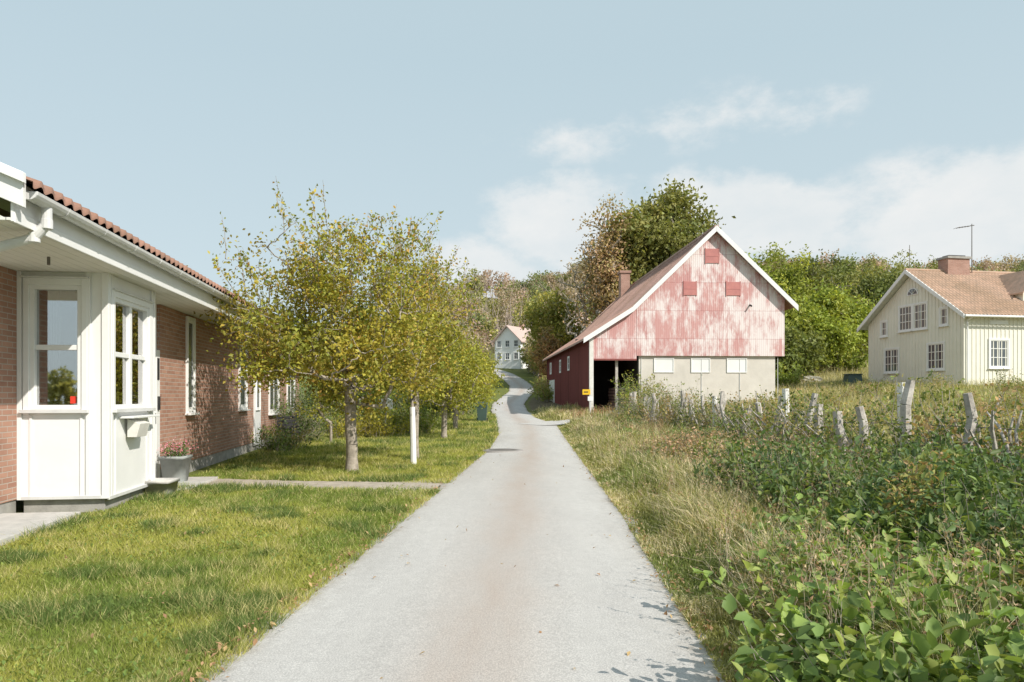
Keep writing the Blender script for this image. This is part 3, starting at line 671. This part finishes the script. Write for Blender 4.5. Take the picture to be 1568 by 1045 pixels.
make_tree('oak_tree',(17.0,84,float(hg(17.0,84))),(0,0,12.6),(7.6,6.5,7.9),.5,7,500,135,.48,OAK,51,sig=.85,zmin=3,tipr=.03,lean=(.5,0),lumpy=.45)
make_tree('rust_leaved_tree',(10.4,80,float(hg(10.4,80))),(0,0,12.0),(2.9,3.0,8.4),.3,7,230,26,.34,[(.36,.24,.15),(.30,.20,.13),(.27,.22,.10)],52,sig=.6,zmin=3,tipr=.035,upward=.8,bark=BARKD)
make_tree('bare_tree',(7.4,80,float(hg(7.4,80))),(0,0,10),(2.6,2.6,6.5),.22,5,110,2,.3,[(.3,.2,.1)],53,sig=.4,zmin=3,tipr=.03,upward=1.0)
make_tree('maple_tree',(5.6,92,float(hg(5.6,92))),(0,0,7),(3.4,3.5,4.6),.3,4,130,70,.4,[(.18,.19,.05),(.25,.21,.05)],54,sig=.6,zmin=1.0,tipr=.03)
make_tree('copper_beech_tree',(4.4,86,float(hg(4.4,86))),(0,0,3.8),(1.7,2.0,2.9),.18,2.0,90,55,.30,[(.26,.14,.08),(.30,.18,.09),(.20,.17,.07)],55,sig=.4,zmin=.5,tipr=.03)
YG=[(.20,.24,.045),(.26,.27,.055),(.15,.19,.04)]
DG=[(.13,.155,.05),(.105,.13,.04),(.17,.18,.055)]
k=60
for (px,Zd,topy,w,pal,nm) in ((1175,78,392,4.2,YG,'linden_tree'),(1215,84,382,4.8,OAK,'ash_tree'),(1240,66,462,3.2,YG,'young_maple_tree'),(1285,70,450,3.6,YG,'young_maple_tree'),(1268,96,398,4.6,DG,'ash_tree'),(1318,92,408,5,OAK,'linden_tree'),(1350,84,418,4.0,DG,'ash_tree'),(1200,62,500,2.4,DG,'shrub_tree'),(1322,76,470,3.0,OAK,'shrub_tree'),(1375,100,415,5,OAK,'linden_tree')):
    Xw=(px-784)*Zd/1100; gzv=float(hg(Xw,Zd)); tz=1.6+(607-topy)*Zd/1100; Hh=tz-gzv
    make_tree(nm,(Xw,Zd,gzv),(0,0,Hh*.56),(w,w,Hh*.40),.2,Hh*.3,120,90,.36,pal,k,sig=.55,zmin=.6,tipr=.025); k+=1
rng=np.random.default_rng(99); items=[]; tb=[]
WP=[[(.17,.18,.07),(.21,.21,.08)],[(.28,.23,.17),(.32,.26,.20)],[(.28,.26,.10),(.23,.23,.08)],[(.13,.155,.07),(.15,.165,.075)],[(.34,.25,.20),(.29,.21,.17)]]
cands=[]
for _ in range(340):
    Yd=rng.uniform(146,330); ang=rng.uniform(-.14,.75); cands.append((ang*Yd,Yd,rng.uniform(7,13.5)))
for _ in range(34):
    Yd=rng.uniform(98,128); ang=rng.uniform(.03,.14); cands.append((ang*Yd,Yd,rng.uniform(4,8)))
for _ in range(18):
    Yd=rng.uniform(85,125); ang=rng.uniform(-.13,-.04); cands.append((ang*Yd,Yd,rng.uniform(5,9)))
for q_ in range(34): cands.append((-60+q_*3.4+rng.normal(),-38+rng.normal()*3,rng.uniform(3,4.6)))
cands+=[(2.9,122,5.5),(3.6,118,5),(-4.6,118,4.2),(4.6,126,7)]
for (xx,yy,hh) in cands:
    if rl(yy)-2.2<xx<rr(yy)+2.2 and 0<yy<150: continue
    if -5.5<xx<2.6 and 119<yy<146: continue
    g0=float(hg(xx,yy)); pal=np.array(WP[rng.choice(5,p=[.22,.24,.2,.14,.2])]); ncl=26; w=hh*.32
    dd=rng.normal(size=(ncl,3)); dd/=np.linalg.norm(dd,axis=1,keepdims=True)
    cl=np.array([xx,yy,g0+hh*.58])+dd*(rng.random((ncl,1))**.4)*np.array([w,w,hh*.42])
    m=30; P=cl.repeat(m,0)+rng.normal(size=(ncl*m,3))*w*.2; P[:,2]=np.maximum(P[:,2],g0+.2)
    cc_=(pal[rng.integers(0,2,ncl)]*(.7+.6*rng.random((ncl,1)))).repeat(m,0)*(.8+.4*rng.random((ncl*m,1)))
    items.append(leaves(P,.3+abs(yy)*.0014,cc_,rng,up=.1,aspect=.8)); tb.append((xx,yy,g0,hh))
v,f,c=cat(items); dw=empty('distant_woods'); np_mesh('foliage',v,f,LEAF,c,parent=dw)
tb=np.array(tb); P0=tb[:,:3]; P1=P0+np.c_[np.zeros((len(tb),2)),tb[:,3]*.9]; v,f=tubes(P0,P1,np.full(len(tb),.2),np.full(len(tb),.03),5); np_mesh('trunks',v,f,BARKD,parent=dw)
n=520; xs=rng.uniform(-.09,.1,n); yy=rng.uniform(160,260,n); xx=xs*yy; P0=np.stack([xx,yy,hg(xx,yy)],1); v,f,P=stems(P0,rng.uniform(7,13.5,n),rng.normal(size=(n,2))*.12,rng,.11,3,5); np_mesh('bare_stems',v,f,mk('pale_twigs',(.50,.41,.36),(.42,.34,.30),1,.9),parent=dw)

# ---------------------------------------------------------------- SHRUBS
def shrubs(name,centers,rad,h,ns,ml,lsize,pal,seed,r=.007,jit=.05,big=False,leanf=.45,up=.3,barkm=BARKD,aspect=.6,lo=.18):
    rng=np.random.default_rng(seed); cs=np.array(centers,float); idx=np.repeat(np.arange(len(cs)),ns); n=len(idx)
    rads=np.broadcast_to(rad,(len(cs),)); hs=np.broadcast_to(h,(len(cs),))
    off=rng.normal(size=(n,2))*.45*rads[idx][:,None]
    P0=np.zeros((n,3)); P0[:,:2]=cs[idx][:,:2]+off; P0[:,2]=hg(P0[:,0],P0[:,1])-.02
    v,f,P=stems(P0,hs[idx]*rng.uniform(.55,1.15,n),off/np.maximum(rads[idx][:,None],.1)*leanf+rng.normal(size=(n,2))*.12,rng,r,4,5)
    Q=alongpts(P,ml,rng,lo,jit); keep=Q[:,2]>hg(Q[:,0],Q[:,1])+.02; 
    cl=np.array(pal,float); cpick=rng.integers(0,len(cl),len(cs))[idx]; own=rng.random(n)<.4; cpick=np.where(own,rng.integers(0,len(cl),n),cpick)
    bc=(cl[cpick]*(.75+.5*rng.random((n,1)))).repeat(ml,0)*(.75+.5*rng.random((n*ml,1)))
    lf=leaves(Q[keep],lsize,bc[keep],rng,up=up,big=big,aspect=aspect)
    e=empty(name); np_mesh('stems',v,f,barkm,parent=e); np_mesh('foliage',lf[0],lf[1],LEAF,lf[2],parent=e); return e
rng=np.random.default_rng(5)
DKG=[(.08,.12,.035),(.11,.15,.04),(.06,.095,.03)]
w=[wp(rng.uniform(.3,1.0),v) for v in (20.5,21.3,24,25,26,27,28,29)]
shrubs('rose_bush',w,.5,[.8,.9,1.7,2.2,2.0,1.9,2.2,2.0],34,28,.07,DKG+[(.18,.16,.05)],71)
shrubs('garden_hedge',[(x,30.5+rng.normal()*.3,0) for x in np.arange(-7.5,-3.6,.35)],.45,1.35,30,30,.085,[(.15,.19,.035),(.22,.22,.045),(.1,.14,.035)],72)
shrubs('golden_shrub',[(-5.4,27.5,0),(-4.9,28,0),(-6.3,27,0)],.5,1.1,40,30,.07,[(.27,.26,.04),(.32,.27,.04)],73)
shrubs('garden_shrubs',[(x,44+rng.normal()*2,0) for x in np.arange(-12,-2.8,.8)],.7,2.4,36,36,.15,DKG+[(.17,.19,.045)],74,r=.015)
shrubs('barn_side_shrubs',[(3.0+.12*i,62+i*2.2,0) for i in range(10)],.7,1.8,30,34,.16,[(.16,.19,.05),(.22,.22,.06),(.24,.18,.08)],75,r=.015)
shrubs('lane_shrubs',[(-4.4-.3*i,50+i*4,0) for i in range(12)],1.0,3.2,36,40,.2,[(.15,.18,.05),(.21,.22,.055),(.11,.14,.04)],76,r=.02)
shrubs('barn_climber',[(7.1,41.3,0),(7.6,41.2,0)],.5,2.4,40,30,.11,[(.15,.20,.04),(.23,.23,.05)],77)
shrubs('meadow_shrubs',[(x,y,0) for x,y in ((17.5,58),(19,60),(21,57),(24,64),(28,70),(23,72),(31,66),(18,66),(20.5,73),(27,75),(29,74),(25,68),(33,72))],1.3,2.0,44,40,.22,[(.17,.21,.045),(.25,.26,.06),(.14,.17,.04)],78,r=.02)
rng=np.random.default_rng(66)
fcs=[(9+rng.random()*26,14+rng.random()*30) for _ in range(150)]; fcs=[(x,y,0) for x,y in fcs if x<.76*y+4 and not (4<x<17 and y>40) and not (x>26 and y>42)]
shrubs('field_scrub',fcs,.5,rng.uniform(.5,1.35,len(fcs)),14,24,.095,[(.18,.2,.06),(.25,.24,.08),(.29,.22,.12),(.14,.16,.045)],79,r=.008,jit=.08)
# --- fence
rng=np.random.default_rng(8)
fe=G('field_fence')
yv=7.4
def fx(y): return 6.15+.25*math.sin(y*.35)-.004*(y-20)-.2*math.exp(-((y-8)/2)**2)
fposts=[]
while yv<38:
    fposts.append((fx(yv)+rng.normal()*.12,yv)); yv+=rng.uniform(.7,1.7)
for (x,y) in fposts:
    z0=float(hg(x,y)); h=rng.uniform(1.25,1.8); lx,ly=rng.normal(size=2)*.13
    p=np.array([x,y,z0-.1]); r=rng.uniform(.065,.14); q=p.copy()
    for k in range(5):
        q2=p+np.array([lx*(k+1)/5*h+rng.normal()*.03,ly*(k+1)/5*h,h*(k+1)/5]); fe.rod('old_post',q,q2,r*(1-.07*k)*rng.uniform(.85,1.2),r*(1-.07*(k+1)),GREYWOOD,7); q=q2
for (x,y,h) in ((6.20,16.3,1.70),(6.45,11.9,1.72),(6.2,22,1.55)):
    z0=float(hg(x,y)); fe.rod('pale_post',(x,y,z0-.1),(x+.03,y,z0+h*.5),.095,.09,BIRCH,9); fe.rod('pale_post',(x+.03,y,z0+h*.5),(x+.0,y,z0+h),.09,.075,BIRCH,9)
for zz in (.55,1.05):
    for a,b in zip(fposts[:-1],fposts[1:]):
        fe.rod('wire',(a[0],a[1],float(hg(*a))+zz),(b[0],b[1],float(hg(*b))+zz),.006,.006,IRON,4)
fe.done()
HP=[(.12,.15,.045),(.17,.20,.055),(.09,.12,.04),(.25,.22,.08),(.28,.19,.09)]
hc=[(fx(y)+.38+rng.normal()*.30,y,0) for y in np.arange(6.6,38,.30) if math.sin(y*1.9)+.6*math.sin(y*.83+1)>-.9]
shrubs('hawthorn_hedgerow',hc,.42,rng.uniform(1.2,1.95,len(hc)),14,40,.072,HP,81,r=.011,jit=.075)
hc=[(fx(y)-.3+rng.normal()*.25,y,0) for y in np.arange(7.2,36,1.0) if rng.random()<.62]
shrubs('fence_climbers',hc,.30,rng.uniform(.7,1.35,len(hc)),12,36,.070,HP,87,r=.009,jit=.07)
hc=[(fx(y)+.1+rng.normal()*.12,y,0) for y in np.arange(7.0,30,1.3)]
shrubs('old_hedge_trunks',hc,.22,rng.uniform(1.1,1.6,len(hc)),7,10,.06,HP,82,r=.05,jit=.1,barkm=GREYWOOD,leanf=.3)

# ---------------------------------------------------------------- GRASS
def blades(n,X,Y,h,w,C,rng,lean=.35,tall=True):
    z=hg(X,Y); P=np.stack([X,Y,z-.01],1); an=rng.random(n)*6.283; side=np.stack([np.cos(an),np.sin(an),np.zeros(n)],1)
    ld=rng.normal(size=(n,2))*lean; L3=np.c_[ld,np.ones(n)]
    h=h[:,None]; w=w[:,None]
    if tall:
        mid=P+np.c_[ld*.45,np.ones(n)*.58]*h; tip=P+np.c_[ld*1.25,np.ones(n)*(1-.25*np.abs(ld).sum(1))]*h
        V=np.stack([P-side*w*.5,P+side*w*.5,mid+side*w*.4,mid-side*w*.4,tip],1).reshape(-1,3); b=(np.arange(n)*5)[:,None]
        F=np.concatenate([b+np.array([[0,1,2]]),b+np.array([[0,2,3]]),b+np.array([[3,2,4]])]); Cc=np.repeat(C,5,0)
    else:
        tip=P+L3*h; V=np.stack([P-side*w*.5,P+side*w*.5,tip],1).reshape(-1,3); b=(np.arange(n)*3)[:,None]; F=b+np.array([[0,1,2]]); Cc=np.repeat(C,3,0)
    return V,F,Cc
rng=np.random.default_rng(21)
n=290000
Y=3.0*np.exp(rng.random(n)*math.log(45/3.0)); lft=-4.64-.14*Y+.3; lft=np.maximum(lft,-.75*Y-1.2); lft=np.where(Y>30,-12,lft)
X=lft+(rl(Y)+.10-lft)*rng.random(n)
inpath=(np.abs(Y-(12.6+(-1.3-X)*.16))<.5)&(X>-6.2)
k=~inpath; X=X[k];Y=Y[k];n=len(X)
nz=fbm(X,Y,.7,4); nz2=fbm(X,Y,3.5,6); nz3=fbm(X,Y,1.7,11)
g1=np.array([.15,.195,.04]); g2=np.array([.28,.285,.065]); g3=np.array([.40,.36,.17]); g4=np.array([.10,.145,.04])
t=sst(.3,.62,nz)[:,None]; C=g1*(1-t)+g2*t; t4=sst(.56,.70,nz3)[:,None]; C=C*(1-t4)+g4*t4  # green-to-yellow patches, contrast raised to suggest sunlit and shaded lawn in the colour
dry=(rng.random(n)<.12+.45*sst(.52,.8,nz2))[:,None]; C=np.where(dry,g3,C)*(.65+.7*rng.random((n,1)))
h=(.025+.05*nz2+.03*sst(.56,.7,nz3))*(1+.03*Y)*(.6+.8*rng.random(n)); wd=.0055*(Y/4)**.85
v,f,c=blades(n,X,Y,h,wd,C,rng,.6,False); np_mesh('lawn_grass',v,f,GRASS,c)
n=10000; Y=3.2*np.exp(rng.random(n)*math.log(4)); lft=np.maximum(-4.64-.14*Y+.3,-.75*Y-1); X=lft+(rl(Y)-.1-lft)*rng.random(n); kk=fbm(X,Y,1.5,9)>.48; X=X[kk];Y=Y[kk];n=len(X)
P=np.stack([X,Y,hg(X,Y)+.02+.03*rng.random(n)],1); v,f,c=leaves(P,.035,palc([(.12,.17,.045),(.17,.21,.055)],n,rng),rng,up=.8); np_mesh('lawn_clover',v,f,LEAF,c)

n=250000
Y=2.8*np.exp(rng.random(n)*math.log(48/2.8)); u=rng.random(n); xr=rr(Y); xm=np.maximum(np.minimum(.78*Y+1.5,16),xr+1)
X=xr-.08+(xm-xr)*u**1.35
k=~((Y>34.5)&(X<7.5)&(np.abs(Y-(35.5+(X-.9)*.85))<1.6)); k&=~((Y>41.5)&(X>4.4)&(X<16.5)); X=X[k];Y=Y[k];n=len(X)
de=X-rr(Y); nz=fbm(X,Y,.55,14); nz2=fbm(X,Y,1.6,15)
h=(.08+.40*sst(0,.9,de)+.05*sst(.8,2.5,de))*(.25+1.25*nz2)*(.5+.8*rng.random(n)); h*=np.where(X>8,.8,1)
wd=.0065*(Y/4)**.75
gA=np.array([.15,.18,.055]); gB=np.array([.25,.245,.09]); gC=np.array([.48,.42,.28]); gD=np.array([.32,.20,.13])
t=sst(.3,.7,nz)[:,None]; C=gA*(1-t)+gB*t
ps=(.10+.5*sst(.45,.72,nz2))*(1-.55*sst(1.4,2.6,de)*(Y<14)); straw=rng.random(n)<ps; C[straw]=gC
rust=(rng.random(n)<.5*sst(.52,.66,fbm(X,Y,.45,19))*sst(1.0,2.0,de)); C[rust]=gD
C=C*(.6+.8*rng.random((n,1)))
v,f,c=blades(n,X,Y,h,wd,C,rng,.42,True); np_mesh('verge_grass',v,f,GRASS,c)
n=90000
Y=9*np.exp(rng.random(n)*math.log(100/9.)); X=7+(np.minimum(.8*Y+3,62)-7)*rng.random(n)
k=~((Y>41.5)&(Y<68)&(X>3)&(X<17)); X=X[k];Y=Y[k];n=len(X)
h=(.22+.30*fbm(X,Y,.5,25))*(.5+.8*rng.random(n))*(1+.006*Y); wd=.010*(Y/8)**.75
t=sst(.35,.65,fbm(X,Y,.16,26))[:,None]; C=np.array([.20,.225,.065])*(1-t)+np.array([.33,.30,.14])*t; straw=rng.random(n)<.28; C[straw]=gC; C=C*(.7+.6*rng.random((n,1)))
v,f,c=blades(n,X,Y,h,wd,C,rng,.35,False); np_mesh('field_grass',v,f,GRASS,c)
n=3400; Y=3.5*np.exp(rng.random(n)*math.log(10)); X=rr(Y)+.3+rng.random(n)*np.minimum(4,.7*Y); kk=fbm(X,Y,.7,41)>.46; X=X[kk];Y=Y[kk];n=len(X)
P0=np.stack([X,Y,hg(X,Y)],1); v,f,P=stems(P0,rng.uniform(.4,.9,n),rng.normal(size=(n,2))*.18,rng,.003,3,3)
q=alongpts(P,10,rng,.68,.014); c=palc([(.40,.32,.21),(.32,.23,.15),(.26,.16,.10)],len(q),rng); lf=leaves(q,.032,c,rng,aspect=.35)
e=empty('dry_seed_stalks'); np_mesh('stalks',v,f,mk('straw',(.52,.45,.32),(.38,.31,.22),5,.9),parent=e); np_mesh('seed_heads',lf[0],lf[1],LEAF,lf[2],parent=e)
n=150000
Y=3.2*np.exp(rng.random(n)*math.log(34/3.2)); xr=rr(Y); xm=np.minimum(.78*Y+1,7.0); X=xr+.5+(np.maximum(xm-xr-.5,.3))*rng.random(n)
m=fbm(X,Y,.8,31); k=(m>.415); X=X[k];Y=Y[k];m=m[k];n=len(X); de=X-rr(Y)
hh=(.15+.72*sst(.3,2.6,de))*(.25+.75*sst(.42,.68,m))*(1.2-.55*sst(7,13,Y))
P=np.stack([X,Y,hg(X,Y)+hh*rng.random(n)**.5+.02],1)
cs=np.floor(X*2.6)*31+np.floor(Y*2.6)*17; cn=_tab[(cs.astype(int))%256,(cs.astype(int)*7)%256]
pal=np.array([(.075,.115,.045),(.11,.155,.05),(.16,.20,.06),(.23,.22,.075),(.28,.19,.10)]); ci=np.clip((cn*4.3-.2+rng.normal(size=n)*.4),0,4).astype(int)
C=pal[ci]*(.65+.7*rng.random((n,1)))
v,f,c=leaves(P,(.052*(Y/5)**.38),C,rng,up=.4,big=True,aspect=.52); np_mesh('verge_weeds',v,f,LEAF,c)
rb=np.random.default_rng(12)
bc_=[(x,y,0) for x,y in zip(1.45+rb.random(420)**1.15*3.9,2.7+rb.random(420)*4.0) if x<.8*y+1.0 and x>1.50+.30*(y-3)]
shrubs('bramble_patch',bc_,.24,.60,13,20,.080,[(.14,.20,.055),(.18,.245,.065),(.10,.15,.045),(.22,.26,.08)],83,r=.004,jit=.045,big=True,leanf=.75,up=.8,aspect=.72)
shrubs('nettle_patch',[(x,y,0) for x,y in zip(2.9+rb.random(140)*3.2,5.0+rb.random(140)*5.5)],.2,.92,9,26,.082,[(.085,.13,.05),(.12,.165,.055),(.075,.115,.045),(.15,.18,.06)],84,r=.005,jit=.05,big=True,leanf=.25,up=.5,aspect=.45)
shrubs('rust_dock_weeds',[(x,y,0) for x,y in zip(3.0+rb.random(70)*2.6,9.5+rb.random(70)*8)],.2,.75,10,24,.055,[(.33,.20,.13),(.30,.23,.13),(.25,.21,.10),(.37,.27,.18)],85,r=.005,jit=.045,leanf=.25)
shrubs('roadside_bush',[(2.55,1.65,0),(2.8,1.9,0)],.3,1.9,24,40,.085,[(.12,.17,.045)],86,r=.008,jit=.07,big=True)
n=1100; Y=3.3*np.exp(rng.random(n)*math.log(10)); side=rng.random(n)
X=np.where(side<.42,rl(Y)+np.abs(rng.normal(size=n))*.10-.05,np.where(side<.82,rr(Y)-np.abs(rng.normal(size=n))*.12+.07,np.where(side<.88,rl(Y)+rng.random(n)*(rr(Y)-rl(Y)),rl(Y)-rng.random(n)*3)))
P=np.stack([X,Y,hg(X,Y)+.045+.02*(X<rl(Y))],1); v,f,c=leaves(P,.042,palc([(.30,.19,.11),(.24,.14,.08),(.35,.25,.13)],n,rng),rng,up=3); 
np_mesh('fallen_leaves',v,f,LEAF,c)

# ---------------------------------------------------------------- small things
p=G('white_post',(-2.3,16.8,0)); p.rod('painted_base',(0,0,-.1),(-.03,0,1.35),.075,.062,WHITE,10); p.rod('pole',(-.03,0,1.35),(-.09,0,2.3),.035,.03,BARKD,8); p.box('tag',-.07,.0,-.07,-.062,1.5,1.62,BLACKP); p.done()
b=G('wheelie_bin',(-1.6,38.4,float(hg(-1.6,38.4))))
b.add('body',[(-.22,-.25,.06),(.22,-.25,.06),(.22,.25,.06),(-.22,.25,.06),(-.29,-.34,.95),(.29,-.34,.95),(.29,.34,.95),(-.29,.34,.95)],[(3,2,1,0),(4,5,6,7),(0,1,5,4),(1,2,6,5),(2,3,7,6),(3,0,4,7)],GREENP)
b.add('lid',[(-.31,-.36,.95),(.31,-.36,.95),(.31,.38,.95),(-.31,.38,.95),(-.28,-.3,1.03),(.28,-.3,1.03),(.28,.36,1.08),(-.28,.36,1.08)],[(3,2,1,0),(4,5,6,7),(0,1,5,4),(1,2,6,5),(2,3,7,6),(3,0,4,7)],GREENP)
b.rod('wheel',(-.3,.28,.1),(-.24,.28,.1),.1,.1,BLACKP,12); b.rod('wheel',(.24,.28,.1),(.3,.28,.1),.1,.1,BLACKP,12); b.rod('handle',(-.25,.42,1.0),(.25,.42,1.0),.02,.02,GREENP,6); b.done()
q=G('mailbox',(-5.1,29.0,0)); q.rod('post',(0,0,0),(0,0,1.1),.04,.04,GREYWOOD); q.prism('box',[(-.25,1.1),(.25,1.1),(.25,1.45),(0,1.55),(-.25,1.45)],-.2,.2,WHITE); q.done()
for (u,v_) in ((.7,22.6),(.75,23.3)):
    o=wp(u,v_); c=G('garden_chair',tuple(o),th+.3)
    for sx in (-.22,.22):
        c.rod('leg',(sx,-.2,0),(sx,-.2,.62),.014,.014,BLACKP,6); c.rod('leg',(sx,.25,0),(sx,.2,.45),.014,.014,BLACKP,6); c.rod('back_post',(sx,.2,.45),(sx,.36,1.0),.014,.014,BLACKP,6); c.rod('arm',(sx,-.22,.62),(sx,.25,.64),.016,.016,BLACKP,6)
    for k in range(5): c.box('seat_slat',-.22,.22,-.2+k*.085,-.13+k*.085,.43,.45,BLACKP)
    for k in range(4): c.box('back_slat',-.22,.22,.225+k*.035,.24+k*.035,.55+k*.11,.62+k*.11,BLACKP)
    c.done()
cb=G('green_compost_bin',(24.9,52.5,float(hg(24.9,52.5)))); cb.add('body',[(-.6,-.5,-.2),(.6,-.5,-.2),(.6,.5,-.2),(-.6,.5,-.2),(-.48,-.4,.8),(.48,-.4,.8),(.48,.4,.8),(-.48,.4,.8)],[(3,2,1,0),(4,5,6,7),(0,1,5,4),(1,2,6,5),(2,3,7,6),(3,0,4,7)],GREENP); cb.box('lid',-.52,.52,-.45,.45,.8,.88,GREENP); cb.done(.03)
import bmesh
for i,(x,y,s_) in enumerate(((21,62,.7),(22.3,63,.5),(18.5,55,.5),(25,60,.6))):
    bm=bmesh.new(); bmesh.ops.create_icosphere(bm,subdivisions=3,radius=s_)
    for v in bm.verts:
        q=v.co*1.7/s_; k=1+.25*math.sin(q.x*2+i)*math.cos(q.y*3)+.12*math.sin(q.z*5+q.x*4); v.co=Vector((v.co.x*k*1.4,v.co.y*k,v.co.z*k*.6))
    me=bpy.data.meshes.new('rock'); bm.to_mesh(me); bm.free(); me.materials.append(ROCK); o=obj('meadow_rock',me); o.location=(x,y,float(hg(x,y))+.05)

# ---------------------------------------------------------------- light
sd=Vector((.75,-.66,math.tan(math.radians(38)))).normalized()
sl_=bpy.data.lights.new('sun','SUN'); sl_.energy=5.0; sl_.angle=math.radians(.5); sl_.color=(1,.94,.85)
so=bpy.data.objects.new('sun',sl_); so.rotation_euler=(-sd).to_track_quat('-Z','Y').to_euler(); scene.collection.objects.link(so)
wd=bpy.data.worlds.new('World'); scene.world=wd; wd.use_nodes=True; t=wd.node_tree; t.nodes.clear()
sky=N(t,'ShaderNodeTexSky',sky_type='NISHITA'); sky.sun_disc=False; sky.sun_elevation=math.radians(38); sky.sun_rotation=math.radians(131); sky.dust_density=1.5; sky.air_density=1.0; sky.ozone_density=1.0
tc=N(t,'ShaderNodeTexCoord').outputs['Generated']
haze=mixc(t,.80,sky.outputs[0],(6.1,7.6,8.2))
def blob(az,el,r,sx,sz,pk=1):
    a=math.radians(az); e_=math.radians(el); c=(math.sin(a)*math.cos(e_),math.cos(a)*math.cos(e_),math.sin(e_))
    s=N(t,'ShaderNodeVectorMath',operation='SUBTRACT'); s.inputs[1].default_value=c; L(t,tc,s.inputs[0])
    m=N(t,'ShaderNodeVectorMath',operation='MULTIPLY'); m.inputs[1].default_value=(sx,sx,sz); L(t,s.outputs[0],m.inputs[0])
    l=N(t,'ShaderNodeVectorMath',operation='LENGTH'); L(t,m.outputs[0],l.inputs[0])
    r_=N(t,'ShaderNodeMapRange',inp={1:0,2:r,3:pk,4:0}); L(t,l.outputs['Value'],r_.inputs[0]); return r_.outputs[0]
bl=[blob(5,13.2,.17,1,1.9,1.25),blob(16,13.5,.16,1,1.9,1.25),blob(10,11,.2,.8,2.2,1.1),blob(21,12.5,.14,.9,1.9,1.1),blob(32,12,.18,.9,1.8,1.2),blob(38,13.5,.14,.9,1.8,1.1),blob(-1,10,.14,.7,1.8,.8),blob(18,20.3,.15,.7,2.6,.48),blob(6,19.5,.14,.75,2.6,.42),blob(-50,14,.2,.8,1.8),blob(60,15,.25,.8,1.8),blob(150,20,.4,.7,1.5),blob(-130,18,.35,.7,1.6)]
cur=bl[0]
for b_ in bl[1:]:
    mx=N(t,'ShaderNodeMath',operation='MAXIMUM'); L(t,cur,mx.inputs[0]); L(t,b_,mx.inputs[1]); cur=mx.outputs[0]
mp=N(t,'ShaderNodeMapping'); mp.inputs['Scale'].default_value=(1,1,1.7); L(t,tc,mp.inputs[0])
nf=noise(t,mp.outputs[0],11,9,.6)
ma=N(t,'ShaderNodeMath',operation='MULTIPLY_ADD',inp={1:1.5,2:-.75}); L(t,nf,ma.inputs[0])
sm=N(t,'ShaderNodeMath',operation='ADD'); L(t,cur,sm.inputs[0]); L(t,ma.outputs[0],sm.inputs[1])
gt=ramp(t,cur,0,.25); cm=N(t,'ShaderNodeMapRange',interpolation_type='SMOOTHSTEP',inp={1:.20,2:.72}); L(t,sm.outputs[0],cm.inputs[0])
mu=N(t,'ShaderNodeMath',operation='MULTIPLY'); L(t,gt,mu.inputs[0]); L(t,cm.outputs[0],mu.inputs[1])
mu2=N(t,'ShaderNodeMath',operation='MULTIPLY',inp={1:.85}); L(t,mu.outputs[0],mu2.inputs[0])
sz=N(t,'ShaderNodeSeparateXYZ'); L(t,tc,sz.inputs[0]); hz=N(t,'ShaderNodeMapRange',inp={1:0,2:.42,3:.45,4:0}); L(t,sz.outputs[2],hz.inputs[0])
haze2=mixc(t,hz.outputs[0],haze,(7.4,8.1,8.3))
cn2=noise(t,mp.outputs[0],7,5,.6); ccol=mixc(t,ramp(t,cn2,.35,.65),(7.9,8.3,8.45),(9.0,9.0,8.9))
col=mixc(t,mu2.outputs[0],haze2,ccol)
bg=N(t,'ShaderNodeBackground',inp={'Strength':.1}); L(t,col,bg.inputs[0]); o=N(t,'ShaderNodeOutputWorld'); L(t,bg.outputs[0],o.inputs[0])

cam=bpy.data.cameras.new('camera'); co=bpy.data.objects.new('camera',cam); scene.collection.objects.link(co)
co.location=(0,0,1.6); co.rotation_euler=(math.radians(90),0,0); cam.sensor_width=36; cam.lens=25.26; cam.shift_y=.054; cam.clip_end=2000; cam.clip_start=.05
scene.camera=co
